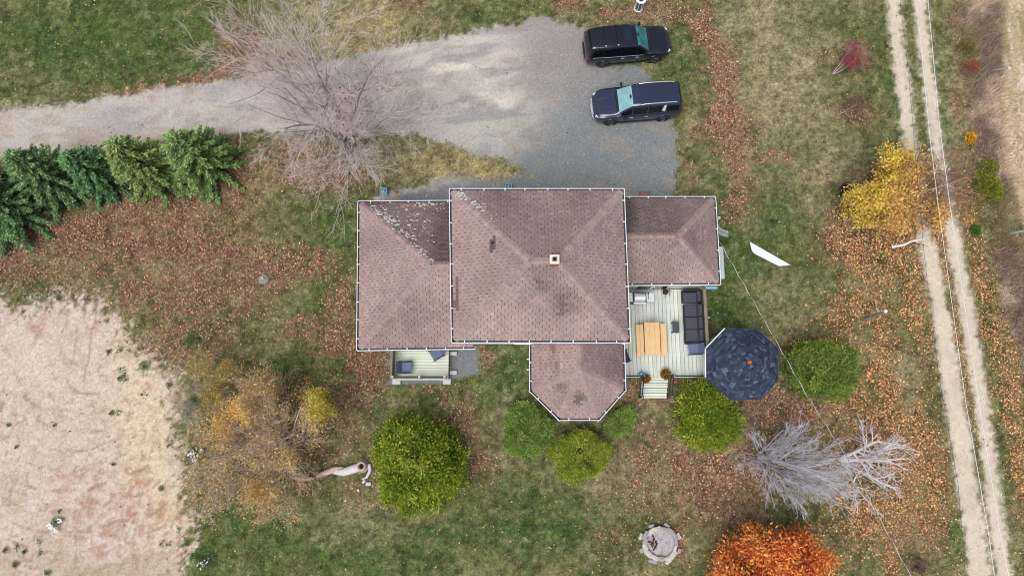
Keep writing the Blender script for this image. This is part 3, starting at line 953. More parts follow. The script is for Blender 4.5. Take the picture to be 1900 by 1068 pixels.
# white lichen on the shaded corners
def lichen(name, parent, poly, spots, n):
    P = [Vector(p) for p in poly]
    nn = (P[1] - P[0]).cross(P[2] - P[0]).normalized()
    if nn.z < 0: nn = -nn
    mb = MB()
    for k in range(n):
        (x0, y0, x1, y1, w) = spots[RNG.randrange(len(spots))]
        t = RNG.random()
        px, py = x0 + (x1 - x0) * t + RNG.gauss(0, w), y0 + (y1 - y0) * t + RNG.gauss(0, w * .8)
        # intersect the view line with the roof plane, keep only what is on this slope
        A, B = at(px, py, 2), at(px, py, 6)
        den = nn.dot(B - A)
        q = A + (B - A) * (nn.dot(P[0] - A) / den)
        ok = True
        for i in range(len(P)):
            e = P[(i + 1) % len(P)] - P[i]
            if nn.dot(e.cross(q - P[i])) < 0: ok = False
        if not ok: continue
        r = RNG.uniform(.014, .04) * (1.5 if RNG.random() < .15 else 1)
        m_ = RNG.randint(5, 7)
        pts = []
        ux = (P[1] - P[0]).normalized()
        vx = nn.cross(ux)
        for i in range(m_):
            a = 2 * math.pi * i / m_
            rr = r * RNG.uniform(.6, 1.3)
            pts.append(q - HLOC + nn * .032 + ux * math.cos(a) * rr * 1.7 + vx * math.sin(a) * rr * .7)
        mb.add(pts, [tuple(range(m_))])
    tag(mb.build(name, M_LICHEN, parent), kind='stuff')
lichen('lichen', roof_obj['west_wing_roof'], [lNE, lNW, lR1, lR2], [(676, 382, 745, 425, 5), (745, 425, 800, 488, 4), (700, 390, 770, 400, 14), (690, 385, 735, 412, 5), (720, 400, 790, 440, 18), (760, 380, 830, 380, 6)], 340)
lichen('lichen', roof_obj['main_roof'], [mNE, mNW, mR1, mR2], [(845, 357, 866, 371, 2.5), (880, 378, 898, 390, 5), (850, 358, 925, 415, 6), (842, 357, 858, 362, 2)], 120)

# walls
M_DOORW = mat('door_white', S(214, 218, 222), .4)
def wall_run(name, corners, z0, z1, closed=True):
    mb = MB()
    n = len(corners)
    for i in range(n if closed else n - 1):
        a, b = corners[i], corners[(i + 1) % n]
        d = Vector((b[0] - a[0], b[1] - a[1], 0)).normalized()
        out = Vector((d.y, -d.x, 0))
        z = z0
        while z < z1 - .02:
            zt = min(z + .13, z1)
            A, B = Vector((a[0], a[1], 0)) - HLOC, Vector((b[0], b[1], 0)) - HLOC
            mb.add([A + out * .018 + Vector((0, 0, z)), B + out * .018 + Vector((0, 0, z)), B + out * .003 + Vector((0, 0, zt)), A + out * .003 + Vector((0, 0, zt))], [(0, 1, 2, 3)])
            mb.add([A + Vector((0, 0, z)), B + Vector((0, 0, z)), B + out * .018 + Vector((0, 0, z)), A + out * .018 + Vector((0, 0, z))], [(0, 1, 2, 3)])
            z = zt
    return mb.build(name, M_SIDING, house)
def inset(pts, d):
    c = sum((Vector((p[0], p[1], 0)) for p in pts), Vector()) / len(pts)
    out = []
    n = len(pts)
    for i in range(n):
        p0, p1, p2 = (Vector((pts[k % n][0], pts[k % n][1], 0)) for k in (i - 1, i, i + 1))
        e1, e2 = (p1 - p0).normalized(), (p2 - p1).normalized()
        n1, n2 = Vector((-e1.y, e1.x, 0)), Vector((-e2.y, e2.x, 0))
        bis = (n1 + n2)
        bis = bis / max(.3, bis.dot(n1))
        out.append(p1 + bis * d)
    return out
mainw = inset([mSW, mSE, mNE, mNW], .42)
leftw = inset([lSW, lSE, lNE, lNW], .42)
leftw = [leftw[0], Vector((mainw[0].x, leftw[0].y, 0)), Vector((mainw[0].x, leftw[3].y, 0)), leftw[3]]
rightw = inset([rSW, rSE, rNE, rNW], .14)
bayw = inset([bA, bB, bC, bD, bN1, bN0], .36)
wall_run('wall', mainw, 0, ZM - .05)
wall_run('wall', [leftw[3], leftw[0], leftw[1]], 0, ZW - .05, False)
wall_run('wall', [leftw[2], leftw[3]], 0, ZW - .05, False)
wall_run('wall', rightw, 0, ZW - .05)
wall_run('wall', [Vector((bayw[0].x, mainw[0].y, 0))] + bayw[:4] + [Vector((bayw[3].x, mainw[0].y, 0))], 0, ZW - .05, False)
# soffits
def soffit(pts, z):
    MB().add([hp((p[0], p[1], z)) for p in pts], [tuple(reversed(range(len(pts))))]).build('soffit', M_SOFFIT, house)
soffit([mSW, mSE, mNE, mNW], ZM - .06)
soffit([lSW, lSE, lNE, lNW], ZW - .06)
soffit([rSW, rSE, rNE, rNW], ZW - .06)
soffit([bA, bB, bC, bD, bN1, bN0], ZW - .064)

# gutters: a trough with a white outer lip and white straps
def gutter(a, b, step=.95):
    a, b = Vector(a), Vector(b)
    d = (b - a).normalized()
    out = Vector((d.y, -d.x, 0))
    L_ = (b - a).length
    g, wh = MB(), MB()
    def strip(mb, o0, z0, o1, z1, e=0.0):
        p = [a - d * e + out * o0 + Vector((0, 0, z0)), b + d * e + out * o0 + Vector((0, 0, z0)), b + d * e + out * o1 + Vector((0, 0, z1)), a - d * e + out * o1 + Vector((0, 0, z1))]
        return [v_ - HLOC for v_ in p]
    o1, w = .10, .025
    prof = [(-.015, -.015), (-.015, -.13), (o1 + w, -.13), (o1 + w, .015), (o1 - w * .3, .015), (o1 - w * .3, -.004)]
    for (p0, p1) in zip(prof, prof[1:]):
        wh.add(strip(wh, p0[0], p0[1], p1[0], p1[1], .10), [(3, 2, 1, 0)])
    go = wh.build('gutter', M_WHITE, house)
    g.add(strip(g, -.012, -.02, -.012, -.085, .06), [(0, 1, 2, 3)])
    g.add(strip(g, -.012, -.085, o1 - w * .3, -.085, .06), [(0, 1, 2, 3)])
    g.add(strip(g, o1 - w * .3, -.085, o1 - w * .3, -.003, .06), [(0, 1, 2, 3)])
    g.build('gutter_lining', M_GUTTER_IN, go)
    k = max(2, round(L_ / step))
    sm = None
    for i in range(k):
        t = (i + .5 + RNG.uniform(-.06, .06)) / k
        p = a + d * (L_ * t) - HLOC
        if sm is None:
            mb = MB().box((0, .045, 0), (.045, .17, .018))
            so = mb.build('gutter_strap', M_WHITE, go)
            sm = so.data
        else:
            so = link('gutter_strap', sm, None, go)
        so.location = p + Vector((0, 0, .018))
        so.rotation_euler = (0, 0, math.atan2(d.y, d.x) + math.pi)
for a, b in ((mSW, mSE), (mSE, mNE), (mNE, mNW), (mNW, mSW), (lSW, lSE), (Vector(lNE), lNW), (lNW, lSW), (rSW, rSE), (rSE, rNE), (rNE, rNW), (bN0, bA), (bA, bB), (bB, bC), (bC, bD), (bD, bN1)):
    gutter(a, b)
MB().tube([hp(at(952, 633, 5.2)), hp(at(955, 637, 5.1)), hp(at(984, 637, 5.0))], .05, 8).build('downspout', M_WHITE, house)
MB().box(hp(at(1320, 534, 2.7)), (.55, .12, .1)).build('downspout', mat('blue_spout', S(120, 160, 196), .4), house)
for py_ in (666, 685.5):
    MB().box(hp(at(981.5, py_, 2.4)), (.22, .05, .06)).build('wall_bracket', M_WHITE, house)

def window(c, w, h, ny_, parent=house):
    """a sash window on a wall facing south (ny=-1) or north"""
    c = Vector(c) - HLOC
    f = MB()
    for dx in (-1, 1): f.box(c + Vector((dx * w / 2, ny_ * .035, 0)), (.08, .07, h + .08))
    for dz in (-1, 0, 1): f.box(c + Vector((0, ny_ * .035, dz * h / 2)), (w - .08, .06, .08))
    fo = f.build('window', M_WHITE, parent)
    MB().box(c + Vector((0, ny_ * .025, 0)), (w - .06, .02, h - .06)).build('window_pane', M_GLASS, fo)
    MB().box(c + Vector((0, ny_ * .06, -h / 2 - .07)), (w + .2, .12, .05)).build('window_sill', M_WHITE, fo)
for x_ in (-1.0,):
    window((x_, mainw[0].y - .0, 3.9), .9, 1.2, -1)
window((bayw[1].x + .9, bayw[1].y, 1.55), 1.2, 1.3, -1)
# patio door onto the deck
pdx, pdy = at(1213, 531, 2.0).x, rightw[0].y
f_ = MB().box(hp((pdx, pdy - .04, 1.85)), (1.75, .08, 2.0))
pd = f_.build('patio_door', M_DOORW, house)
for dx in (-.42, .42):
    MB().box(hp((pdx + dx, pdy - .085, 1.8)), (.66, .02, 1.6)).build('door_pane', M_GLASS, pd)
MB().box(hp((pdx + .06, pdy - .1, 1.75)), (.03, .06, .2)).build('handle', M_WHITE, pd)

# chimney: brick courses, cement crown, dark flue
chb = at(1029, 481, 7.1)
cx, cy = chb.x, chb.y
CW, CD, CZ0, CZ1 = .32, .32, 5.9, 7.05
core = MB().box(hp((cx, cy, (CZ0 + CZ1) / 2)), (CW - .03, CD - .03, CZ1 - CZ0))
chim = core.build('chimney', M_CEMENT, house)
bme = {}
z, row = CZ0, 0
while z < CZ1 - .05:
    for side in range(4):
        for k in range(2):
            L_ = CW / 2 - .012
            key = 'b'
            if key not in bme:
                bb = MB().box((0, 0, 0), (L_, .05, .064), bev=.006)
                bo = bb.build('brick', M_BRICK, chim)
                bme[key] = bo.data
            else:
                bo = link('brick', bme[key], None, chim)
            off = (k - .5) * CW / 2 + (.03 if row % 2 else -.03) * (1 if k else 1)
            d = CW / 2 - .012
            ang = side * math.pi / 2
            v_ = Matrix.Rotation(ang, 3, 'Z') @ Vector((off, -d + RNG.uniform(-.003, .003), 0))
            bo.location = hp((cx + v_.x, cy + v_.y, z + .038))
            bo.rotation_euler = (0, 0, ang)
    z += .078
    row += 1
crown = MB()
for dx, dy, sx, sy in ((0, -.145, .42, .12), (0, .145, .42, .12), (-.15, 0, .12, .17), (.15, 0, .12, .17)):
    crown.box(hp((cx + dx, cy + dy, CZ1 + .035)), (sx, sy, .09), bev=.015)
crown.build('chimney_crown', M_CEMENT, chim)
fl_ = MB()
for dx, dy, sx, sy in ((0, -.075, .18, .025), (0, .075, .18, .025), (-.0775, 0, .025, .125), (.0775, 0, .025, .125)):
    fl_.box(hp((cx + dx, cy + dy, CZ1 + .08)), (sx, sy, .14))
fl_.build('flue_liner', mat('flue_clay', S(96, 92, 88), .9), chim)
MB().box(hp((cx, cy, CZ1 + .105)), (.13, .125, .02)).build('flue_shade_plug', M_FLUE_SHADE, chim)  # black plug paints the darkness inside the flue opening
MB().box(hp((cx, cy - .05, 6.42)), (.5, .5, .012), rx=.22).build('flashing', mat('flashing', S(190, 184, 184), .5, noise=.2), chim)
# vent pipe on the west slope
vp = at(914, 452, 5.95)
MB().lathe([(.09, 0), (.07, .03), (.05, .05), (.05, .32), (.035, .32), (.035, .1), (.0, .1)], hp(vp - Vector((0, 0, .12))), 12).build('vent_pipe', M_DKRUBBER, house)

# ------------------------------------------------------------------ the decks
M_DECK = mat('deck_board', None, .75, attr=True, noise=.2, nscale=5.0, stretch=(6, 1, 6), bump=.2, bscale=30)
M_DECKX = mat('deck_board_across', None, .75, attr=True, noise=.14, nscale=5.0, stretch=(1, 6, 6), bump=.2, bscale=30)
M_FENCE = mat('weathered_timber', S(128, 120, 106), .85, noise=.22, nscale=4, stretch=(1, 1, 5), bump=.3)
M_RIM = mat('rim_timber', S(150, 152, 140), .8, noise=.15)
DB = S(204, 209, 200)
ZD = .78
dk = thing('deck', 'large pale green timber deck behind the house with steps', 'deck', at(1235, 620, 0))
DL = Vector(dk.location)
dx0, dx1 = rightw[0].x - .15, at(1308, 690, ZD).x
dx0 = mainw[1].x + .0
dyN, dyS = rightw[0].y - .03, at(1235, 700, ZD).y
nb = 25
bw = (dx1 - dx0) / nb
for i in range(nb):
    L_ = dyN - dyS
    k = RNG.gauss(1, .06)
    c = (DB[0] * k * (1.06 if i < 6 else 1), DB[1] * k, DB[2] * k * (1.12 if i < 6 else 1))
    mb = MB().box((0, 0, 0), (bw - .014, L_, .035), bev=.004)
    o = link('deck_board', mesh_of('deck_board', mb.v, mb.f, c), M_DECK, dk)
    o.location = Vector((dx0 + bw * (i + .5), (dyN + dyS) / 2, ZD - .018 + RNG.uniform(-.003, .003))) - DL
    o.rotation_euler = (0, 0, RNG.uniform(-.0015, .0015))
# the strip of deck beside the bay
bx0 = bayw[3].x + .02
nbs = 3
for i in range(nbs):
    w_ = (dx0 - bx0) / nbs
    if w_ > .02:
        yN = mainw[1].y - .03
        mb = MB().box((0, 0, 0), (w_ - .012, yN - dyS, .035), bev=.004)
        k = RNG.gauss(1, .05)
        o = link('deck_board', mesh_of('deck_board', mb.v, mb.f, (DB[0] * k * 1.05, DB[1] * k, DB[2] * k * 1.1)), M_DECK, dk)
        o.location = Vector((bx0 + w_ * (i + .5), (yN + dyS) / 2, ZD - .018)) - DL
MB().box(Vector(((bx0 + dx1) / 2, dyS + .02, ZD - .16)) - DL, (dx1 - bx0, .04, .24)).build('rim_board', M_RIM, dk)
MB().box(Vector((dx1 - .02, (dyN + dyS) / 2, ZD - .16)) - DL, (.04, dyN - dyS - .09, .24)).build('rim_board', M_RIM, dk)
for x_ in (dx0 + .2, (dx0 + dx1) / 2, dx1 - .2):
    for y_ in (dyS + .2, (dyN + dyS) / 2, dyN - .3):
        MB().box(Vector((x_, y_, (ZD - .05) / 2)) - DL, (.12, .12, ZD - .05)).build('support_post', M_RIM, dk)
# steps
stx0, stx1 = at(1190.5, 715, .5).x, at(1238, 715, .5).x
ytop, ybot = dyS, at(1215, 738.5, .1).y
nt = 4
for i in range(nt):
    zz = ZD - (i + 1) * ZD / (nt + 1)
    d_ = (ytop - ybot) / nt
    for k in range(2):
        y_ = ytop - d_ * i - d_ * (k + .5) / 2
        kk = RNG.gauss(1, .05)
        mb = MB().box((0, 0, 0), (stx1 - stx0 + .04, d_ / 2 - .014, .035), bev=.004)
        o = link('step_board', mesh_of('step_board', mb.v, mb.f, (DB[0] * kk * 1.03, DB[1] * kk * 1.03, DB[2] * kk)), M_DECKX, dk)
        o.location = Vector(((stx0 + stx1) / 2, y_, zz)) - DL
for x_ in (stx0 + .03, stx1 - .03):
    st = MB()
    for i in range(nt):
        zz = ZD - (i + 1) * ZD / (nt + 1) - .02
        d_ = (ytop - ybot) / nt
        st.box(Vector((x_, ytop - d_ * (i + .5), zz / 2)) - DL, (.04, d_ - .01, zz))
    st.build('step_stringer', M_RIM, dk)

# black rails along the front and down the steps
def rail(name, p0, p1, h, label, nbal=None, posts=(True, True), group='black metal railings of the deck'):
    p0, p1 = Vector(p0), Vector(p1)
    t = thing(name, label, 'railing', p0, 0, group)
    D = p1 - p0
    up = Vector((0, 0, h))
    MB().tube([up, D + up], .028, 6).build('top_rail', M_BLACK, t)
    MB().tube([Vector((0, 0, .1)), D + Vector((0, 0, .1))], .02, 6).build('bottom_rail', M_BLACK, t)
    k = nbal or max(3, int(D.length / .12))
    me = None
    for i in range(1, k):
        if me is None:
            bo = MB().box((0, 0, (h + .1) / 2), (.022, .022, h - .1)).build('baluster', M_BLACK, t)
            me = bo.data
        else:
            bo = link('baluster', me, None, t)
        bo.location = D * (i / k)
    for flag, q in zip(posts, (Vector((0, 0, 0)), D)):
        if flag:
            po = MB().box((0, 0, h / 2), (.1, .1, h + .06)).box((0, 0, h + .045), (.13, .13, .03)).build('post', M_BLACK, t, q)
            MB().lathe([(.04, 0), (.035, .03), (.0, .045)], (0, 0, h + .06), 10).build('post_cap', mat('cap_grey', S(150, 152, 156), .4), po)
pTL, pTR = Vector((stx0 - .06, dyS + .05, ZD)), Vector((stx1 + .12, dyS + .05, ZD))
rail('railing', (bx0 + .2, dyS + .05, ZD), pTL - Vector((.1, 0, 0)), .55, 'black metal rail along deck edge between bay roof and steps', posts=(True, False))
rail('railing', pTR + Vector((.1, 0, 0)), (dx1 - .1, dyS + .05, ZD), .55, 'black metal rail along deck edge between steps and gazebo', posts=(False, True))
pBL, pBR = Vector((stx0 - .06, ybot + .06, .12)), Vector((stx1 + .12, ybot + .06, .12))
rail('railing', pTL, pBL, .78, 'black stair rail on the bay side of the deck steps', 8)
rail('railing', pTR, pBR, .78, 'black stair rail on the gazebo side of the deck steps', 8)

# east privacy wall of the deck: boards between posts under a wide cap
pf = thing('privacy_fence', 'weathered grey timber fence along the deck behind the sofa', 'fence', Vector((dx1 - .07, (dyN + dyS) / 2, ZD)))
yf0, yf1 = at(1306, 663, ZD).y, dyN - .1
PL = Vector(pf.location)
k = 0
y_ = yf0 + .02
bm_ = None
while y_ < yf1 - .1:
    if bm_ is None:
        o = MB().box((0, 0, .48), (.025, .135, .98), bev=.003).build('fence_board', M_FENCE, pf)
        bm_ = o.data
    else:
        o = link('fence_board', bm_, None, pf)
    o.location = Vector((dx1 - .07 + RNG.uniform(-.003, .003), y_ + .07, ZD - .06)) - PL
    y_ += .148
MB().box(Vector((dx1 - .07, (yf0 + yf1) / 2, ZD + .96)) - PL, (.15, yf1 - yf0, .04), bev=.006).build('cap_board', M_FENCE, pf)
for y_ in (yf0 + .06, (yf0 + yf1) / 2, yf1 - .06):
    MB().box(Vector((dx1 + .0, y_, (ZD + .92) / 2)) - PL, (.1, .1, ZD + .92)).build('post', M_FENCE, pf)
MB().tube([Vector((dx1 - .02, yf1 - .1, ZD + .98)) - PL, Vector((dx1 - .42, yf1 - .0, ZD + 1.15)) - PL], .03, 6).build('brace', M_FENCE, pf)
sl = thing('solar_light', 'small grey solar light clamped outside the timber deck fence', 'light', Vector((dx1 + .16, at(1308, 589, 1.6).y, ZD + .8)))
MB().box((0, 0, 0), (.16, .07, .05), bev=.01).box((-.07, 0, .02), (.06, .1, .1), bev=.01).build('lamp_body', mat('grey_plastic', S(150, 152, 156), .5), sl)
MB().box((.04, 0, .03), (.07, .06, .006)).build('solar_panel', M_BLACK, sl)

# front porch
ZP = .5
pc = thing('porch', 'small pale green porch deck below the west wing eave', 'porch', at(780, 680, 0))
PC = Vector(pc.location)
M_PALER = mat('rim_pale', S(200, 210, 194), .7)
px0, px1 = at(733, 690, ZP).x, at(832, 690, ZP).x
pyN, pyS = leftw[0].y - .02, at(780, 703, ZP).y
nb2 = int((pyN - pyS) / .142)
bh = (pyN - pyS) / nb2
for i in range(nb2):
    k = RNG.gauss(1, .05)
    mb = MB().box((0, 0, 0), (px1 - px0, bh - .014, .035), bev=.004)
    o = link('deck_board', mesh_of('deck_board', mb.v, mb.f, tuple(c * k for c in S(210, 216, 200))), M_DECKX, pc)
    o.location = Vector(((px0 + px1) / 2, pyS + bh * (i + .5), ZP - .018)) - PC
MB().box(Vector(((px0 + px1) / 2, pyS - .025, ZP - .1)) - PC, (px1 - px0, .04, .2)).build('rim_board', M_PALER, pc)
MB().box(Vector(((px0 + px1) / 2, (pyN + pyS) / 2, ZP - .16)) - PC, (px1 - px0 - .1, pyN - pyS - .1, .2)).build('deck_frame', M_PALER, pc)
M_BLOCK = mat('concrete_block', S(196, 194, 196), .9, noise=.1, nscale=12, bump=.3)
pr = thing('porch_railing', 'dark porch railing with three light timber posts', 'railing', Vector(((px0 + px1) / 2, pyS + .06, ZP)))
PR = Vector(pr.location)
M_NEWWOOD = mat('new_wood', S(222, 188, 158), .7, noise=.12, nscale=6)
M_DARKRAIL = mat('dark_rail', S(44, 46, 54), .6)
for x_ in (px0 + .03, (px0 + px1) / 2, px1 - .1):
    MB().box(Vector((x_, pyS + .06, ZP + .48)) - PR, (.1, .1, .96), bev=.01).build('post', M_NEWWOOD, pr)
for z_ in (.12, .88):
    MB().box(Vector(((px0 + px1) / 2 - .03, pyS + .06, ZP + z_)) - PR, (px1 - px0 - .1, .045, .07)).build('rail', M_DARKRAIL, pr)
nbal = 22
bm_ = None
for i in range(nbal):
    if bm_ is None:
        o = MB().box((0, 0, .5), (.03, .03, .72)).build('baluster', M_DARKRAIL, pr); bm_ = o.data
    else:
        o = link('baluster', bm_, None, pr)
    o.location = Vector((px0 + .12 + (px1 - px0 - .3) * i / (nbal - 1), pyS + .06, ZP)) - PR
ps = thing('porch_screen', 'solid grey timber side screen of the small porch', 'fence', Vector((px0 - .04, (pyN + pyS) / 2, ZP)))
QS = Vector(ps.location)
y_, bm_ = pyS, None
while y_ < pyN - .15:
    if bm_ is None:
        o = MB().box((0, 0, .4), (.025, .135, .95), bev=.003).build('fence_board', M_FENCE, ps); bm_ = o.data
    else:
        o = link('fence_board', bm_, None, ps)
    o.location = Vector((px0 - .04, y_ + .08, ZP)) - QS
    y_ += .146
MB().box(Vector((px0 - .04, (pyN + pyS) / 2, ZP + .9)) - QS, (.1, pyN - pyS - .05, .04)).build('cap_board', M_FENCE, ps)
blks = [((735.5, 707), 'pale concrete slab under the porch corner farthest from the gravel pad', .42, .3), ((829, 707), 'pale concrete slab under the porch corner at the gravel pad', .4, .3),
        ((841, 655.5), 'pale concrete step block beside the porch, close under the eave', .36, .2), ((841, 691), 'pale concrete step block beside the porch, clear of the eave', .36, .2)]
for (q, lab, w_, d_) in blks:
    p = at(*q, .12)
    b_ = thing('concrete_block', lab, 'block', (p.x, p.y, 0), 0, 'concrete blocks around the porch')
    mb = MB()
    mb.box((0, 0, .06), (w_, d_, .13), bev=.012)
    mb.build('block_body', M_BLOCK, b_)
    MB().box((0, 0, .128), (w_ * .8, d_ * .7, .01)).build('block_face', M_BLOCK, b_)
# ------------------------------------------------------------------ trees and shrubs
def unit(v): return v / (np.linalg.norm(v, axis=-1, keepdims=True) + 1e-9)

class Branches:
    """polylines with radii, built into one tube mesh per tree part"""
    def __init__(self): self.lines, self.tips = [], []
    def grow(self, rng, p, d, length, r, level, P):
        nseg = max(3, int(length / P.get('seg', .45)))
        pts, rad = [p.copy()], [r]
        dirs = []
        r_end = r * P['taper'][level]
        for i in range(nseg):
            d = d + rng.normal(0, P['wob'][level], 3)
            d[2] += P['up'][level]
            d = d / np.linalg.norm(d)
            p = p + d * (length / nseg)
            pts.append(p.copy())
            dirs.append(d.copy())
            rad.append(r + (r_end - r) * (i + 1) / nseg)
        self.lines.append((np.array(pts), np.array(rad), level))
        if level + 1 < P['levels']:
            n = P['n'][level]
            n = int(n * rng.uniform(.8, 1.2) + .5)
            for k in range(n):
                t = P['from'][level] + (1 - P['from'][level]) * ((k + rng.uniform(0, 1)) / n)
                x = t * nseg
                i = min(int(x), nseg - 1)
                q = pts[i] + (pts[i + 1] - pts[i]) * (x - i)
                dd = dirs[i]
                a = rng.normal(0, 1, 3)
                a = a - dd * a.dot(dd)
                a /= np.linalg.norm(a) + 1e-9
                ang = math.radians(rng.normal(P['ang'][level], P.get('angs', 9)))
                nd = dd * math.cos(ang) + a * math.sin(ang)
                self.grow(rng, q, nd, length * P['ratio'][level] * (1.15 - .6 * t) * rng.uniform(.7, 1.25), rad[i] * P['rr'][level], level + 1, P)
        if level >= P['levels'] - 2:
            for i in range(1, len(pts)):
                self.tips.append((pts[i], dirs[i - 1], level))
    def mesh(self, name, sides=(7, 6, 5, 3, 3, 3), col=None, rng=None, minr=.004):
        V, F, C, o = [], [], [], 0
        for pts, rad, lv in self.lines:
            k = sides[min(lv, len(sides) - 1)]
            n = len(pts)
            t = np.gradient(pts, axis=0)
            t = unit(t)
            ref = np.array([.31, .17, .94]) if abs(t[:, 2]).mean() < .8 else np.array([.94, .3, .1])
            a = unit(np.cross(t, ref))
            b = np.cross(t, a)
            an = np.arange(k) * 2 * np.pi / k
            ring = pts[:, None, :] + (a[:, None, :] * np.cos(an)[None, :, None] + b[:, None, :] * np.sin(an)[None, :, None]) * np.maximum(rad, minr)[:, None, None]
            V.append(ring.reshape(-1, 3))
            i = np.arange(n - 1)[:, None] * k
            j = np.arange(k)[None, :]
            F.append((np.stack([i + j, i + (j + 1) % k, i + k + (j + 1) % k, i + k + j], -1) + o).reshape(-1, 4))
            C.append(np.repeat(np.array([col(lv, rng)]), n * k, 0) if col else np.ones((n * k, 3)))
            o += n * k
        return np_mesh(name, np.concatenate(V), np.concatenate(F), np.concatenate(C), True)

def leaf_mesh(name, P, D, size, aspect, col, rng, droop=0.0, jitter=.6):
    """rhombus leaves with a fold; P points, D rough outward directions"""
    n = len(P)
    d = unit(D + rng.normal(0, jitter, (n, 3)))
    d[:, 2] -= droop
    d = unit(d)
    s = size * rng.uniform(.6, 1.4, n)[:, None]
    side = unit(np.cross(d, unit(rng.normal(0, 1, (n, 3)) + np.array([0, 0, .8]))))
    up = np.cross(side, d)
    w = s * aspect * .5
    V = np.stack([P, P + d * s * .45 + side * w + up * s * .06, P + d * s, P + d * s * .45 - side * w + up * s * .06], 1).reshape(-1, 3)
    k = np.arange(n) * 4
    F = np.concatenate([np.stack([k, k + 1, k + 2], -1), np.stack([k, k + 2, k + 3], -1)])
    return np_mesh(name, V, F, np.repeat(col, 4, 0))

M_BARK = mat('bark', None, .9, attr=True, noise=.25, nscale=6, spec=.2)
M_FOL = mat('foliage', None, .65, attr=True, spec=.25, trans=.25)
M_NEEDLE = mat('needles', None, .7, attr=True, spec=.2, trans=.1)

def tree(name, label, cat, base, group=None):
    return thing(name, label, cat, (base.x, base.y, 0), 0, group)

# --- the row of spruces along the driveway
def spruce(base, H, R, seed, label, tint):
    rng = np.random.default_rng(seed)
    t = tree('spruce_tree', label, 'tree', base, 'row of spruces along the driveway')
    B = Branches()
    B.lines.append((np.array([[0, 0, -.1], [.02, .01, H * .5], [0, 0, H * .98]]), np.array([.14, .08, .012]), 0))
    P, D, Sz, Cc = [], [], [], []
    nw = 17
    for w in range(nw):
        f = w / (nw - 1)
        z = H * (.06 + .92 * f)
        rr = 1.07 * R * (1 - f) ** .75 * rng.uniform(.9, 1.1) + .10
        nb = int(11 - 5 * f)
        a0 = rng.uniform(0, 6.28)
        for k in range(nb):
            a = a0 + 2 * np.pi * k / nb + rng.normal(0, .14)
            L = rr * rng.uniform(.78, 1.16)
            rise = .10 + .75 * f
            dr = np.array([np.cos(a), np.sin(a), rise * .6])
            n = max(3, int(L / .12))
            ts = np.linspace(0, 1, n)
            pts = np.stack([np.cos(a) * L * ts, np.sin(a) * L * ts, z + L * (rise * ts - .38 * ts ** 2 + .14 * ts ** 3)], -1)
            B.lines.append((pts, np.linspace(.03 * (1 - f) + .01, .006, n), 3))
            perp = np.array([-np.sin(a), np.cos(a), 0])
            m = max(8, int(L * 48))
            for q in range(m):
                tt = rng.uniform(.18, 1.0) ** .75
                x = pts[min(int(tt * (n - 1)), n - 1)] + rng.normal(0, .03, 3)
                sgn = rng.choice([-1, 1])
                dd = np.array([np.cos(a), np.sin(a), .18]) * rng.uniform(.5, 1.1) + perp * sgn * rng.uniform(.2, 1.0) * (1.05 - tt * .6) + np.array([0, 0, rng.uniform(-.25, .35)])
                dd /= np.linalg.norm(dd)
                ln = rng.uniform(.15, .28) * (.7 + .5 * (1 - tt))
                for e in range(3):          # one twig: three thin blades of needles
                    P.append(x + dd * ln * e * .28); D.append(dd + rng.normal(0, .22, 3)); Sz.append(ln * .75); Cc.append(tt)
    P, D, Sz, Cc = np.array(P), np.array(D), np.array(Sz), np.array(Cc)
    n = len(P)
    d = unit(D)
    side = unit(np.cross(d, unit(rng.normal(0, .6, (n, 3)) + np.array([0, 0, 1.0]))))
    w = .030 * rng.uniform(.7, 1.3, (n, 1))
    V = np.stack([P - side * w * .6, P + d * Sz[:, None] * .5 - side * w, P + d * Sz[:, None], P + d * Sz[:, None] * .5 + side * w, P + side * w * .6], 1).reshape(-1, 3)
    k = np.arange(n) * 5
    F = np.concatenate([np.stack([k, k + 1, k + 3, k + 4], -1)]), np.stack([k + 1, k + 2, k + 3], -1)
    cols = S_np([(82, 100, 66), (102, 120, 80), (124, 138, 92), (70, 88, 64), (96, 114, 84)])[rng.integers(0, 5, n)] * np.array(tint) * rng.uniform(1.35, 2.9, (n, 1))
    me = np_mesh('crown', V, [F[0], F[1]], np.repeat(cols, 5, 0))
    tag(link('crown', me, M_NEEDLE, t), kind='stuff')
    link('trunk', B.mesh('trunk', col=lambda l, r: S(92, 76, 62)), M_BARK, t)
    return t
SPR = [((-40, 372), 4.2, 2.0, 'blue green spruce cut by the picture edge at the west end of the row', (.85, 1.0, 1.0)),
       ((36, 398), 3.8, 2.0, 'blue green spruce reaching lowest towards the sand in the row', (.84, 1.02, .98)),
       ((122, 345), 4.4, 1.75, 'spruce second from the west end standing above the driveway edge', (.88, 1.0, .95)),
       ((205, 338), 3.9, 1.45, 'small dark bluish spruce in the middle of the row', (.72, .92, .95)),
       ((296, 330), 4.7, 1.7, 'bright yellow green spruce in the eastern half of the row', (1.18, 1.12, .85)),
       ((392, 315), 4.5, 1.75, 'fresh green spruce at the east end beside the bare tree', (1.05, 1.1, .88))]
for i, (q, H, R, lab, tint) in enumerate(SPR):
    spruce(at(*q), H, R, 100 + i, lab, tint)

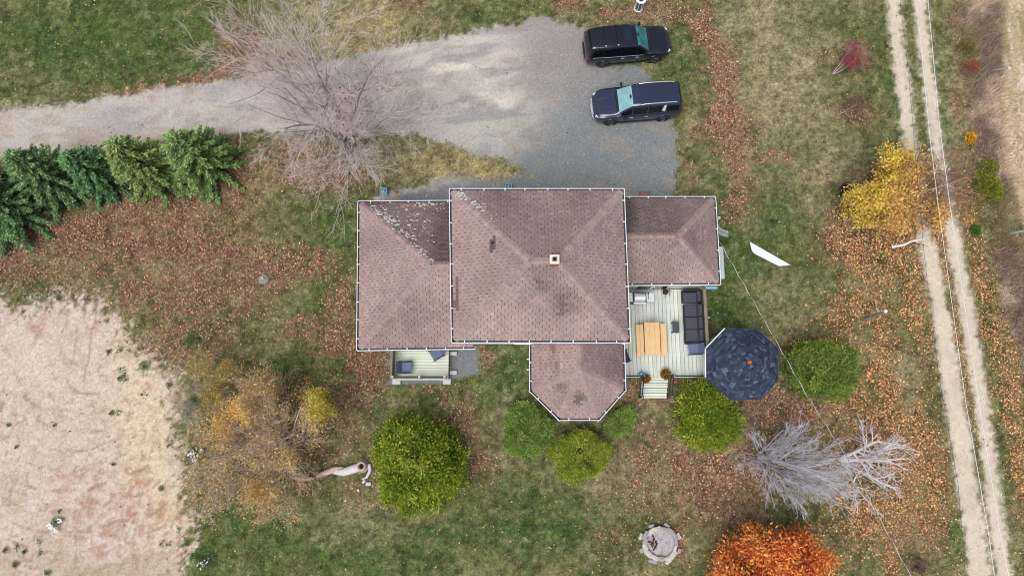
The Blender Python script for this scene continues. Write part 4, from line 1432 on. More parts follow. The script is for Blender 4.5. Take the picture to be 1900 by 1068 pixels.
# --- clipped and loose cedar shrubs
def cedar(base, rx, ry, H, seed, label, pal, lump=.10, leaf=.13, n=15000, flat=0.6, cat='shrub', rot=0.0):
    rng = np.random.default_rng(seed)
    t = tree('cedar_shrub', label, cat, base, 'green cedar shrubs around the house')
    a = rng.uniform(0, 2 * np.pi, n)
    th = np.where(rng.random(n) < .62, np.arcsin(np.sqrt(rng.random(n)) * .985), rng.uniform(1.0, 1.85, n))   # angle from the top
    cr = np.sin(th) ** flat if flat < 1 else np.sin(th)
    topr = np.sqrt(rng.random(n))
    cz = np.cos(th)
    onetop = rng.random(n) < .5
    cr = np.where(onetop, topr, cr)
    cz = np.where(onetop, np.sqrt(np.clip(1 - topr ** (1 / flat * 2), 0, 1)), cz)
    nr = np.stack([np.cos(a) * cr, np.sin(a) * cr, cz], -1)
    s1 = vnoise(nr[:, 0] * 3.2 + 5 + seed, nr[:, 1] * 3.2 + nr[:, 2] * 2.5, seed) - .5
    s2 = vnoise(nr[:, 0] * 8 + 5, nr[:, 1] * 8 + nr[:, 2] * 7 + seed, seed + 1) - .5
    s0 = sum(rng.uniform(.02, .06) * np.cos(k_ * a + rng.uniform(0, 6.28)) for k_ in (1, 2, 3, 4, 5))
    rad = 1 + lump * 1.8 * s1 + lump * 1.6 * s2 + s0
    depth = 1 - np.abs(rng.normal(0, .075, n))
    c, s = np.cos(rot), np.sin(rot)
    q = nr * (rad * depth)[:, None]
    X = q[:, 0] * rx; Y = q[:, 1] * ry
    P = np.stack([X * c - Y * s, X * s + Y * c, (q[:, 2] * .78 + .22) * H], -1)
    D = unit(nr * np.array([1.1, 1.1, .5]) + rng.normal(0, .6, (n, 3)) + np.array([0, 0, .05]))
    # sprays gather in small upright tufts
    P = P + rng.normal(0, .03, (n, 3))
    holes = vnoise(nr[:, 0] * 5 + 9 + seed, nr[:, 1] * 5 + nr[:, 2] * 4, seed + 3) > .13
    P, D, s1, s2 = P[holes], D[holes], s1[holes], s2[holes]
    n = len(P)
    cols = S_np(pal)[rng.integers(0, len(pal), n)] * rng.uniform(.7, 1.3, (n, 1)) * (1 + .5 * s1[:, None])
    # the leaves stand in small spreading tufts
    m_ = len(P)
    kt = m_ // 44
    cen_i = rng.permutation(m_)[:kt]
    own = rng.integers(0, kt, m_)
    off = rng.normal(0, 1, (m_, 3)) * leaf * np.array([.95, .95, .7])
    axis_ = unit(D[cen_i] * .6 + np.array([0, 0, .5]))
    lift = rng.uniform(0, leaf * 1.3, m_)[:, None]
    P = P[cen_i][own] + off + axis_[own] * lift
    D = unit(off / leaf * .9 + axis_[own] * .6)
    cols = S_np(pal)[rng.integers(0, len(pal), kt)][own] * rng.uniform(.7, 1.3, (m_, 1)) * rng.uniform(.8, 1.2, (kt, 1))[own]
    me = leaf_mesh('crown', P, D, leaf, .42, cols, rng, 0, .45)
    tag(link('crown', me, M_FOL, t), kind='stuff')
    # dense inner twigs
    B = Branches()
    for k in range(70):
        a = rng.uniform(0, 6.28); e = rng.uniform(.15, 1.3)
        d = np.array([np.cos(a) * np.cos(e), np.sin(a) * np.cos(e), np.sin(e)])
        x, y = d[0] * rx, d[1] * ry
        tip = np.array([x * c - y * s, x * s + y * c, (d[2] * .78 + .2) * H]) * .88
        B.lines.append((np.array([[0, 0, 0], tip * .5 + [0, 0, .05], tip]), np.array([.03, .018, .006]), 3))
    link('trunk', B.mesh('trunk', col=lambda l, r: S(86, 70, 50)), M_BARK, t)
    return t
def gnd(px, py, h):
    """foot of a shrub whose middle (at half its height) shows here"""
    p = at(px, py, h * .5)
    return Vector((p.x, p.y, 0))
YG = [(150, 164, 52), (122, 146, 46), (176, 184, 74), (100, 126, 44), (138, 156, 44)]
DG = [(136, 156, 70), (112, 136, 62), (160, 176, 88), (96, 120, 58), (144, 160, 72)]
MG = [(142, 166, 80), (120, 148, 68), (166, 186, 98), (100, 128, 62)]
OG = [(164, 178, 64), (140, 158, 56), (188, 194, 88), (120, 140, 52), (152, 168, 60)]
cedar(gnd(777, 864, 2.6), 2.0, 1.88, 2.5, 1, 'largest round yellow green cedar below the gravel pad', YG, .24, .15, 30000)
cedar(gnd(975, 798, 1.4), 1.1, 1.25, 1.35, 2, 'rounded mid green cedar at the left corner of the bay roof', MG, .13, .09, 17000, .5)
cedar(gnd(1077, 843, 1.2), 1.42, 1.02, 1.1, 3, 'broad flat topped olive cedar in front of the bay roof', OG, .13, .09, 19000, .42)
cedar(gnd(1152, 783, .9), .8, .5, .9, 4, 'small oblong green cedar at the right corner of the bay roof', MG, .12, .08, 7500, .5, rot=math.radians(40))
cedar(gnd(1312, 771, 1.9), 1.4, 1.48, 1.9, 5, 'bushy yellow green cedar between the steps and the gazebo', YG, .22, .13, 21000)
cedar(gnd(1531, 682, 2.3), 1.5, 1.26, 2.1, 6, 'deep green round cedar standing alone right of the gazebo', DG, .2, .12, 26000)

# --- orange maple at the lower edge
def maple():
    rng = np.random.default_rng(21)
    base = at(1400, 1062)
    H, R = 3.8, 2.35
    t = tree('maple_tree', 'dense bright orange maple at the lower edge of the lawn', 'tree', base)
    B = Branches()
    Pm = dict(levels=4, n=[9, 5, 4], ang=[42, 38, 38], ratio=[.55, .6, .55], rr=[.5, .55, .55], up=[.02, .05, .03, 0], wob=[.06, .10, .14, .16], taper=[.3, .3, .3, .3], seg=.4)
    Pm['from'] = [.25, .2, .2]
    B.grow(rng, np.array([0, 0, -.1]), np.array([.05, 0, 1.0]), H * .9, .14, 0, Pm)
    nc = 330
    u = rng.uniform(-.35, 1, nc); a = rng.uniform(0, 6.283, nc)
    cr = np.sqrt(1 - u ** 2) ** .8
    rr = (.62 + .42 * rng.random(nc) ** .6) * (1 + .26 * (vnoise(np.cos(a) * 3 + 7, np.sin(a) * 3 + u * 2, 3) - .5) * 2)
    cen = np.stack([np.cos(a) * cr * R * rr, np.sin(a) * cr * R * rr, 2.1 + u * 1.7 * rr], -1)
    per = 85
    idx = np.repeat(np.arange(nc), per)
    n = len(idx)
    g = rng.normal(0, 1, (n, 3)) * np.array([.22, .22, .14])
    P = cen[idx] + g
    D = unit(g + np.array([0, 0, .12]))
    pal = S_np([(244, 166, 88), (236, 142, 74), (248, 184, 108), (224, 122, 66), (252, 196, 126), (204, 108, 64)])
    tone = rng.normal(1, .14, nc)[idx]
    cols = pal[rng.integers(0, 6, n)] * tone[:, None] * rng.uniform(.8, 1.15, (n, 1))
    red = (vnoise(cen[:, 0] * .7 + 3, cen[:, 1] * .7, 4) > .58)[idx]
    cols[red] *= np.array([.95, .78, .75])
    tag(link('crown', leaf_mesh('crown', P, D, .15, .5, cols, rng, .12, .6), M_FOL, t), kind='stuff')
    link('trunk', B.mesh('trunk', col=lambda l, r: S(96, 84, 78)), M_BARK, t)
maple()

# --- leafless and thin-leaved trees
def twig_tree(name, label, base, H, seed, P, col, stems, group=None, leaves=None, cat='tree', minr=.005, crown_label=None):
    rng = np.random.default_rng(seed)
    t = tree(name, label, cat, base, group)
    B = Branches()
    for (dx, dy, r, hl, ox, oy) in stems:
        B.grow(rng, np.array([ox, oy, -.08]), unit(np.array([dx, dy, 1.0])), H * hl, r, 0, P)
    thick, fine = Branches(), Branches()
    for ln in B.lines:
        (thick if ln[2] <= 1 else fine).lines.append(ln)
    link('trunk', thick.mesh('trunk', col=col, rng=rng, minr=minr), M_BARK, t)
    tag(link('twigs', fine.mesh('twigs', col=col, rng=rng, minr=minr), M_BARK, t), kind='stuff')
    if leaves:
        pts = np.array([p for p, d, l in B.tips]); ds = np.array([d for p, d, l in B.tips])
        dens, per, size, colf, asp = leaves
        w = dens(pts + np.array([base.x, base.y, 0]), rng)
        keep = rng.random(len(pts)) < w
        pts, ds = np.repeat(pts[keep], per, 0), np.repeat(ds[keep], per, 0)
        pts = pts + rng.normal(0, size * 1.1, pts.shape)
        cols = colf(pts + np.array([base.x, base.y, 0]), rng)
        tag(link('foliage', leaf_mesh('foliage', pts, ds, size, asp, cols, rng, .2, .9), M_FOL, t), kind='stuff')
    return t, B

BIG = dict(levels=5, n=[10, 8, 5, 3], ang=[42, 36, 34, 34], ratio=[.62, .56, .5, .5], rr=[.52, .5, .5, .6], up=[.0, .035, .04, .03, .02], wob=[.05, .07, .09, .11, .12], taper=[.22, .22, .25, .3, .5], seg=.4, angs=10)
BIG['from'] = [.22, .18, .15, .1]
def bare_col(a, b):
    def f(lv, rng):
        k = rng.uniform(.8, 1.2)
        c = a if lv <= 1 else b
        return (c[0] * k, c[1] * k, c[2] * k)
    return f
def few_red(p, rng):
    q = to_px(p[:, 0], p[:, 1], p[:, 2])
    return .035 * blobs(q[0], q[1], [(650, 160, 70, 60, 0, 1), (715, 160, 20, 16, 0, 1)])
twig_tree('bare_tree', 'big leafless many stemmed tree spreading pale twigs over the driveway', at(640, 262), 9.0, 31, BIG, bare_col(S(156, 148, 148), S(222, 207, 205)),
          [(-.12, .05, .15, .9, -.1, .05), (.08, .14, .14, .92, .08, .1), (-.04, -.26, .13, .82, 0, -.1), (.32, .0, .11, .80, .15, 0), (-.16, .20, .10, .8, -.1, .15), (.22, -.46, .11, .75, .12, -.12), (-.2, -.14, .09, .62, -.18, -.05), (.2, .3, .09, .80, .1, .2), (.38, -.28, .08, .7, .15, -.1)],
          leaves=(few_red, 2, .10, lambda p, r: S_np([(150, 84, 66), (132, 66, 54), (170, 104, 80)])[r.integers(0, 3, len(p))], .6), minr=.004)
SIL = dict(levels=5, n=[8, 5, 4, 2], ang=[30, 26, 26, 28], ratio=[.62, .55, .5, .5], rr=[.5, .5, .55, .6], up=[.0, .05, .06, .05, .02], wob=[.035, .05, .06, .08, .1], taper=[.25, .25, .3, .4, .5], seg=.4, angs=7)
SIL['from'] = [.12, .15, .15, .1]
twig_tree('silver_tree', 'leafless silvery tree with dense fine twigs fanning to the right', at(1408, 846), 4.7, 41, SIL, bare_col(S(190, 186, 194), S(218, 214, 224)),
          [(.1, .02, .12, 1.0, 0, 0), (-.2, .30, .07, .6, 0, .1), (.2, -.22, .09, .95, .1, -.1), (.35, .12, .08, .95, .1, .1), (-.4, -.05, .06, .5, -.1, 0), (.3, -.06, .08, .95, .15, 0), (.0, -.5, .05, .55, 0, -.1), (.1, .34, .05, .65, 0, .1), (.25, -.34, .06, .8, .05, -.1), (.45, -.2, .06, .85, .1, -.05), (.34, .05, .07, .95, .1, .05), (.3, -.14, .07, 1.0, .12, -.05)], minr=.0045)
DED = dict(levels=4, n=[7, 5, 3], ang=[48, 36, 34], ratio=[.55, .55, .5], rr=[.6, .55, .6], up=[.0, .02, .02, .0], wob=[.07, .10, .13, .12], taper=[.4, .3, .3, .5], seg=.4, angs=10)
DED['from'] = [.3, .25, .2]
twig_tree('dead_tree', 'dead white barked tree with few bare limbs right of the silvery tree', at(1560, 852), 3.3, 43, DED, bare_col(S(226, 220, 226), S(222, 214, 216)),
          [(.25, .42, .11, .9, 0, 0), (.5, -.08, .10, 1.0, .05, 0), (.05, -.5, .08, .85, .03, -.1), (.5, -.5, .08, .95, .05, -.05), (.6, .22, .08, .95, .05, .05)], minr=.007)

# birch with yellow leaves at the lane
def birch_dens(p, rng):
    q = to_px(p[:, 0], p[:, 1], p[:, 2])
    return np.clip(blobs(q[0], q[1], [(1632, 350, 46, 54, 0, 1), (1660, 310, 34, 28, 0, .9), (1600, 390, 28, 30, 0, .9), (1650, 435, 34, 22, 0, .9), (1745, 405, 12, 24, 0, .6), (1685, 400, 46, 45, 0, .10), (1715, 310, 24, 30, 0, .05)]), .0, 1)
def birch_col(p, rng):
    q = to_px(p[:, 0], p[:, 1], p[:, 2])
    w = sstep(1620, 1680, q[0] + (q[1] - 370) * .5)[:, None]
    a = S_np([(242, 216, 100), (230, 198, 84), (248, 228, 132), (212, 178, 84)])[rng.integers(0, 4, len(p))]
    b = S_np([(238, 196, 110), (224, 176, 98), (244, 210, 140), (200, 152, 96)])[rng.integers(0, 4, len(p))]
    return (a * (1 - w) + b * w) * rng.uniform(.8, 1.15, (len(p), 1))
BIR = dict(levels=5, n=[9, 7, 5, 3], ang=[44, 40, 36, 36], ratio=[.6, .55, .52, .5], rr=[.5, .5, .55, .6], up=[.0, .0, .0, -.01, -.03], wob=[.06, .08, .10, .12, .12], taper=[.25, .25, .3, .4, .5], seg=.35, angs=10)
BIR['from'] = [.25, .15, .15, .1]
twig_tree('birch_tree', 'thin yellow leaved birch leaning over the lane tracks', at(1615, 402), 4.6, 52, BIR, bare_col(S(212, 200, 190), S(150, 116, 98)),
          [(.20, .10, .08, .95, 0, 0), (-.10, .20, .07, .85, 0, .1), (.45, -.25, .06, .85, .1, -.1), (.30, .40, .06, .9, .1, .1), (-.15, -.15, .06, .75, -.1, 0), (.60, .12, .06, .9, .1, 0), (.02, .30, .06, .8, 0, .1), (-.28, .05, .05, .7, -.1, 0)],
          leaves=(lambda p, r: birch_dens(p, r) * .62, 5, .11, birch_col, .7), minr=.006)
lb = at(1655, 458, 1.6); le_ = at(1716, 443, 2.4)
lp = thing('fallen_limb', 'white barked limb hanging out of the birch over the lane', 'branch', lb)
MB().tube([(0, 0, 0), Vector((le_ - lb) * .35) + Vector((0, -.05, .05)), Vector((le_ - lb) * .6) + Vector((0, .05, 0)), le_ - lb], [.07, .06, .055, .035], 8).build('limb_bark', mat('birch_bark', S(222, 216, 212), .8, noise=.2, nscale=8), lp)
MB().tube([Vector((le_ - lb) * .6), Vector((le_ - lb) * .9) + Vector((.2, -.35, .1))], [.03, .012], 6).build('side_limb', M_BARK, lp)

# ochre thin-leaved trees beside the sand
def och_dens(p, rng):
    q = to_px(p[:, 0], p[:, 1], p[:, 2])
    return np.clip(.13 + .75 * blobs(q[0], q[1], [(600, 740, 40, 40, 0, 1), (575, 720, 30, 20, 0, .7), (430, 765, 30, 22, 0, .8), (400, 800, 24, 26, 0, .8), (485, 715, 22, 24, 0, .6), (490, 910, 34, 24, 0, .7), (590, 840, 26, 18, 0, .6), (540, 850, 22, 14, 0, .5)]), 0, 1)
def och_col(p, rng):
    q = to_px(p[:, 0], p[:, 1], p[:, 2])
    n = len(p)
    a = S_np([(226, 194, 126), (206, 170, 110), (236, 208, 150), (182, 148, 108), (218, 184, 130)])[rng.integers(0, 5, n)]
    b = S_np([(218, 202, 74), (196, 184, 66), (230, 214, 96)])[rng.integers(0, 3, n)]
    o = S_np([(240, 196, 96), (230, 178, 84), (244, 208, 122)])[rng.integers(0, 3, n)]
    w = (rng.random(n) < blobs(q[0], q[1], [(605, 745, 40, 44, 0, 1)]))[:, None]
    w2 = (rng.random(n) < blobs(q[0], q[1], [(425, 770, 50, 30, 0, .8), (400, 800, 30, 30, 0, .8), (490, 912, 34, 24, 0, .6)]))[:, None]
    return np.where(w, b, np.where(w2, o, a)) * rng.uniform(.75, 1.15, (n, 1))
OCH = dict(levels=5, n=[8, 7, 5, 3], ang=[48, 42, 38, 36], ratio=[.66, .58, .52, .5], rr=[.5, .5, .5, .6], up=[.0, .01, .01, .0, -.02], wob=[.07, .09, .11, .12, .12], taper=[.22, .25, .3, .4, .5], seg=.35, angs=12)
OCH['from'] = [.12, .15, .15, .1]
twig_tree('ochre_tree', 'wide thin tree with ochre leaves between the sand and the largest cedar', at(527, 838), 4.9, 63, OCH, bare_col(S(186, 178, 176), S(196, 176, 162)),
          [(-.10, .05, .10, .85, 0, 0), (.35, .40, .08, .9, .1, .1), (-.5, .30, .08, .9, -.1, .1), (-.45, -.35, .07, .8, -.1, -.1), (.45, -.05, .07, .75, .1, 0), (.05, .60, .07, .85, 0, .1), (.0, -.55, .06, .7, 0, -.1), (-.75, .0, .06, .8, -.1, 0)],
          leaves=(och_dens, 3, .10, och_col, .5), minr=.006)
YBU = dict(levels=4, n=[8, 6, 4], ang=[40, 36, 36], ratio=[.6, .55, .5], rr=[.5, .5, .6], up=[0, .02, .02, 0], wob=[.08, .1, .12, .12], taper=[.3, .3, .4, .5], seg=.25, angs=12)
YBU['from'] = [.15, .15, .1]
twig_tree('sapling', 'thin yellow green sapling at the edge of the sand', at(437, 712), 2.7, 71, YBU, bare_col(S(150, 138, 120), S(150, 130, 104)),
          [(-.2, .2, .03, .9, 0, 0), (.3, .3, .03, .85, .05, 0), (-.5, -.1, .025, .8, -.1, 0), (.1, -.4, .025, .8, 0, -.1)],
          leaves=(lambda p, r: np.full(len(p), .34), 3, .09, lambda p, r: S_np([(196, 178, 84), (176, 160, 80), (208, 184, 96), (160, 138, 84)])[r.integers(0, 4, len(p))], .5), cat='sapling')
twig_tree('sapling', 'bare grey sapling right at the sand edge above the white flowers', at(392, 752), 1.9, 72, YBU, bare_col(S(170, 168, 170), S(176, 164, 158)),
          [(-.4, .2, .025, .9, 0, 0), (-.1, .5, .02, .85, .05, 0), (-.6, -.2, .02, .8, -.1, 0)], cat='sapling')
# small red tree on the right-hand lawn
RED = dict(levels=4, n=[8, 7, 5], ang=[34, 32, 34], ratio=[.6, .55, .5], rr=[.5, .5, .6], up=[0, .01, .01, 0], wob=[.08, .1, .1, .12], taper=[.3, .3, .4, .5], seg=.2, angs=10)
RED['from'] = [.25, .2, .1]
twig_tree('red_sapling', 'small crimson leaved tree with pale stem on the open lawn', at(1546, 137), 2.0, 81, RED, bare_col(S(196, 184, 184), S(176, 140, 140)),
          [(.35, .20, .03, .95, 0, 0), (.5, -.15, .025, .9, .02, 0), (.25, .5, .02, .85, 0, .03)],
          leaves=(lambda p, r: .10 + .6 * blobs(*to_px(p[:, 0], p[:, 1], p[:, 2])[:2], [(1582, 118, 14, 14, 0, 1), (1598, 134, 16, 12, 0, .9)]), 3, .075, lambda p, r: S_np([(172, 76, 88), (150, 64, 74), (188, 96, 104), (168, 104, 104)])[r.integers(0, 4, len(p))], .6), cat='sapling')
twig_tree('bare_sapling', 'little leafless brown sapling below the crimson tree', at(1556, 212), 1.5, 82, RED, bare_col(S(178, 164, 150), S(132, 108, 96)),
          [(.5, .10, .02, .95, 0, 0), (.7, .35, .018, .9, .02, 0), (.8, -.1, .015, .85, 0, .03)], cat='sapling')

# --- low bushes of the lane edge
def bush(base, r, h, seed, label, pal, n, leaf=.09, cat='bush', name='wild_bush', group='wild bushes along the lane'):
    rng = np.random.default_rng(seed)
    t = tree(name, label, cat, base, group)
    a = rng.uniform(0, 6.283, n); rr = np.sqrt(rng.random(n)) * (1 + .35 * (vnoise(np.cos(a) * 2 + seed, np.sin(a) * 2, 2) - .5) * 2)
    P = np.stack([np.cos(a) * rr * r, np.sin(a) * rr * r, h * rng.random(n) ** .6 * (1.05 - .7 * np.clip(rr, 0, 1) ** 2)], -1)
    cols = S_np(pal)[rng.integers(0, len(pal), n)] * rng.uniform(.8, 1.5, (n, 1))
    tag(link('foliage', leaf_mesh('foliage', P, unit(P + [0, 0, .3]), leaf, .5, cols, rng, 0, .7), M_FOL, t), kind='stuff')
    B = Branches()
    for k in range(16):
        q = P[rng.integers(0, n)]
        B.lines.append((np.array([[0, 0, 0], q * .5 + [0, 0, .1], q]), np.array([.015, .01, .004]), 3))
    link('stem', B.mesh('stem', col=lambda l, r: S(110, 92, 76)), M_BARK, t)
LIME = [(140, 146, 40), (120, 126, 40), (160, 160, 60), (104, 110, 44)]
bush(at(1826, 352), .85, .8, 1, 'lime green wild bush right of the lane beside the birch', LIME, 2600)
bush(at(1832, 314), .5, .6, 2, 'smaller lime green wild bush just above the larger lime one', LIME, 1000)
bush(at(1797, 258), .3, .5, 3, 'tiny golden yellow bush right of the lane', [(222, 170, 40), (200, 150, 40), (232, 188, 70)], 500)
bush(at(1795, 128), .5, .6, 4, 'rusty orange wild bush in the grey brush', [(168, 92, 58), (146, 80, 56), (180, 110, 70)], 420)
bush(at(1790, 92), .6, .6, 5, 'dull olive wild bush at the upper part of the grey brush', [(136, 124, 62), (116, 108, 60), (150, 136, 76)], 600)
bush(at(1806, 428), .3, .3, 6, 'low fresh green weed clump right of the lane track', [(70, 110, 44), (86, 126, 52)], 500)
bush(at(1697, 1048), .35, .8, 7, 'dark bare looking bush in the pale straw at the lower right', [(108, 92, 80), (136, 118, 98), (80, 68, 62)], 260)
bush(at(1566, 357), .34, .5, 8, 'dark purple little bush left of the yellow birch', [(70, 40, 48), (90, 52, 56), (60, 40, 44)], 900)

# --- weeds on the bare sand
rng = np.random.default_rng(9)
WG = [(104, 136, 78), (88, 118, 70), (126, 152, 90)]
weeds = [((269, 680), .26, 'dark green round weed with a white bloom on the sand edge', 300), ((107, 968), .26, 'green weed ringed with white blossom on the open sand', 320), ((223, 702), .14, 'blue green weed on upper sand near the round one', 120), ((314, 714), .16, 'bright green weed at the right edge of the upper sand', 130), ((203, 653), .15, 'dark ring shaped weed on the upper sand', 120),
         ((211, 861), .12, 'round dark weed alone in the middle of the sand', 90), ((300, 905), .14, 'tall olive weed on the yellow sand', 100), ((208, 766), .14, 'yellow green pair of weeds on the sand', 110), ((16, 788), .12, 'small green weed at the left picture edge on sand', 80), ((102, 788), .1, 'pale green weed right of the edge weed on sand', 60), ((29, 1046), .16, 'low green weed at the lower left sand corner', 120),
         ((89, 1062), .16, 'greyish green weed at the bottom edge of the sand', 120), ((12, 1020), .15, 'yellow green weed low on the left sand edge', 100), ((380, 1040), .55, 'leafy dark green clump with white flowers in the lower grass', 1100), ((368, 842), .4, 'green clump with many white flowers at the sand edge', 600), ((357, 631), .36, 'dark mossy green mound in the brown leaves', 700),
         ((370, 922), .26, 'green weed mound at the lower sand edge', 320), ((31, 828), .1, 'tiny green weed near the left edge of the middle sand', 60), ((111, 948), .1, 'tiny dark weed just above the blossoming one', 60), ((46, 1022), .12, 'olive weed beside the low yellow green one', 80), ((390, 790), .3, 'low mossy weed below the bare sapling', 260)]
for i, (q, r, lab, n) in enumerate(weeds):
    bush(at(*q), r, r * .7, 200 + i, lab, WG if i % 4 else [(112, 136, 76), (92, 118, 72), (150, 158, 92)], n, .06, 'weed', 'weed', 'weeds in and around the sand')
def flowers(spots, name, label, n, rad):
    mb = MB()
    c0 = at(*spots[0])
    t = thing(name, label, 'flowers', (c0.x, c0.y, 0), 0, 'white flowers among the weeds')
    for k in range(n):
        s_ = spots[RNG.randrange(len(spots))]
        p = at(*s_) - c0
        a, r = RNG.uniform(0, 6.28), rad * math.sqrt(RNG.random())
        c = Vector((p.x + math.cos(a) * r, p.y + math.sin(a) * r, RNG.uniform(.12, .25)))
        q = [c + Vector((math.cos(j * 1.0472) * .045, math.sin(j * 1.0472) * .045, RNG.uniform(-.01, .01))) for j in range(6)]
        mb.add(q, [tuple(range(6))])
        mb.tube([c - Vector((0, 0, .12)), c], .006, 3)
    mb.build('blossom', mat('petal', S(230, 232, 234), .7), t)
flowers([(101, 978), (114, 965), (106, 982), (96, 974)], 'wildflowers', 'white blossoms at the foot of the weed on open sand', 26, .12)
flowers([(362, 846), (372, 838), (366, 852), (358, 842)], 'wildflowers', 'white blossoms on the clump at the sand edge', 34, .2)
flowers([(376, 1046), (384, 1040)], 'wildflowers', 'white blossoms on the leafy clump in the lower grass', 16, .22)
# ------------------------------------------------------------------ the gazebo
M_SLATE = mat('slate_shingle', None, .9, attr=True, noise=.18, nscale=10, bump=.4, bscale=60, spec=.15)
gzc = at(1377, 675, 2.35)
gb = thing('gazebo', 'octagonal gazebo with dark blue shingled roof and orange finial', 'gazebo', (gzc.x, gzc.y, 0))
GL = Vector((gzc.x, gzc.y, 0))
oct_ = [at(x_, y_, 2.35) for x_, y_ in ((1356, 740), (1411, 740), (1443, 704), (1443, 647), (1404, 610.5), (1346, 610.5), (1311, 647), (1311, 699))]
gap_ = at(1391, 671, 3.45)
M_FELT2 = mat('slate_felt', S(30, 34, 44), .95)
gr_ = MB()
for i in range(8):
    gr_.add([oct_[i] - GL, oct_[(i + 1) % 8] - GL, gap_ - GL], [(0, 1, 2)])
gr = gr_.build('roof', M_FELT2, gb)
def slate_col(u, v, p):
    b = RNG.choice([S(60, 69, 90), S(50, 58, 76), S(68, 79, 100), S(54, 62, 80), S(88, 100, 120), S(46, 53, 70), S(60, 70, 86), S(52, 60, 78)])
    return shade(b, RNG.gauss(.95, .10))
gj = []
for i in range(8):
    tabs_on([oct_[i], oct_[(i + 1) % 8], gap_], slate_col, gj, exp=.115, tabw=.21, gap=.008, th=.014, ragged=.010)
place_pieces(gj, 'shingle', gr, GL, M_SLATE, 290, 'shingle_field')
gcap = []
for i in range(8):
    a = Vector(oct_[i]); d = (gap_ - a).normalized()
    s_ = Vector((-d.y, d.x, 0)).normalized()
    cap_row(a + d * .03, gap_ - d * .1, .22, lambda k: slate_col(0, 0, a), gcap, .15, (Vector((s_.x, s_.y, -.17)).normalized(), Vector((-s_.x, -s_.y, -.17)).normalized()))
place_pieces(gcap, 'cap_shingle', gr, GL, M_SLATE, 0, 'cap_field')
MB().lathe([(.0, .16), (.05, .14), (.085, .08), (.085, .03), (.11, 0)], gap_ - GL + Vector((0, 0, .0)), 14).build('finial', mat('orange_finial', S(206, 92, 56), .5), gb)
M_SLATED = mat('slate_drip', S(58, 66, 86), .8)
fb = MB()
for i in range(8):
    a, b = oct_[i] - GL, oct_[(i + 1) % 8] - GL
    d = (b - a).normalized(); o_ = Vector((d.y, -d.x, 0))
    fb.add([a + o_ * .035 + Vector((0, 0, .03)), b + o_ * .035 + Vector((0, 0, .03)), b + o_ * .035 - Vector((0, 0, .13)), a + o_ * .035 - Vector((0, 0, .13))], [(3, 2, 1, 0)])
    fb.add([a + Vector((0, 0, .02)), b + Vector((0, 0, .02)), b + o_ * .035 + Vector((0, 0, .03)), a + o_ * .035 + Vector((0, 0, .03))], [(0, 3, 2, 1)])
fb.build('fascia', M_SLATED, gb)
fw = MB()
for i in (5, 6):
    a, b = oct_[i] - GL, oct_[(i + 1) % 8] - GL
    d = (b - a).normalized(); o_ = Vector((d.y, -d.x, 0))
    fw.tube([a + o_ * .06 + Vector((0, 0, .01)), b + o_ * .06 + Vector((0, 0, .01))], .035, 6)
fw.build('gutter', M_WHITE, gb)
inn = [(q - GL) * .88 for q in oct_]
for q in inn:
    MB().box((q.x, q.y, 1.25), (.1, .1, 2.3)).build('post', M_WHITE, gb)
rl = MB()
for i in range(8):
    if i == 5: continue
    a, b = inn[i], inn[(i + 1) % 8]
    for z_ in (.45, 1.15):
        rl.tube([(a.x, a.y, z_), (b.x, b.y, z_)], .03, 4)
    for k in range(1, 9):
        q = a + (b - a) * (k / 9)
        rl.box((q.x, q.y, .8), (.03, .03, .7))
rl.build('gazebo_rail', M_WHITE, gb)
MB().prism([(q.x * 1.03, q.y * 1.03) for q in inn], .02, .18).build('floor', M_FENCE, gb)
gt = thing('gate_panel', 'white slotted panel gate between the deck and the gazebo', 'gate', at(1306, 678, .78))
gm = MB()
for dy in (-.36, .36): gm.box((0, dy, .5), (.06, .06, 1.0))
for dz in (.12, .5, .95): gm.box((0, 0, dz), (.05, .68, .09))
gm.build('gate_frame', M_WHITE, gt)
for dy in (-.24, -.08, .08, .24):
    MB().box((0, dy, .5), (.03, .145, .8)).build('gate_slat', M_WHITE, gt)
sp = at(1304, 703, .2)
bl = thing('stone_block', 'grey stone block under the deck corner beside the gazebo', 'block', (at(1302, 705, .1).x, at(1302, 705, .1).y, 0))
MB().box((0, 0, .1), (.5, .24, .2), bev=.02).build('block_body', M_BLOCK, bl)
bl = thing('paving_slab', 'tilted grey slab by the upper left gazebo eave', 'slab', (at(1324, 632).x, at(1324, 632).y, 0))
MB().box((0, 0, .12), (.5, .34, .06), rz=.5, rx=.25, bev=.01).build('slab_body', M_BLOCK, bl)

# ------------------------------------------------------------------ furniture on the deck
M_PINE = mat('pine', S(222, 184, 134), .6, noise=.16, nscale=3.0, stretch=(8, 1, 8), bump=.2)
M_CUSH = mat('charcoal_cushion', S(70, 70, 82), .9, noise=.18, nscale=60, bump=.4, bscale=120)
M_WICK = mat('dark_wicker', S(44, 42, 48), .8, noise=.3, nscale=60, bump=.6, bscale=90)
M_SLING = mat('sling_fabric', S(96, 112, 140), .8, noise=.12, nscale=40)
M_SLINGD = mat('sling_dark', S(44, 52, 66), .8, noise=.12, nscale=40)
M_STEEL = mat('stainless', S(226, 228, 232), .3, metal=.25, noise=.06, nscale=4)
M_STEELP = mat('pale_steel', S(222, 224, 230), .35, metal=.1)
tc_ = at(1210.3, 628, ZD + .72)
pt = thing('picnic_table', 'honey coloured picnic table with two attached benches on the deck', 'table', (tc_.x, tc_.y, ZD))
tl_ = (at(1216, 597.5, ZD + .72) - at(1216, 658.5, ZD + .72)).length
w_top = at(1224.5, 628, ZD + .72).x - at(1196.2, 628, ZD + .72).x
pw = w_top / 3
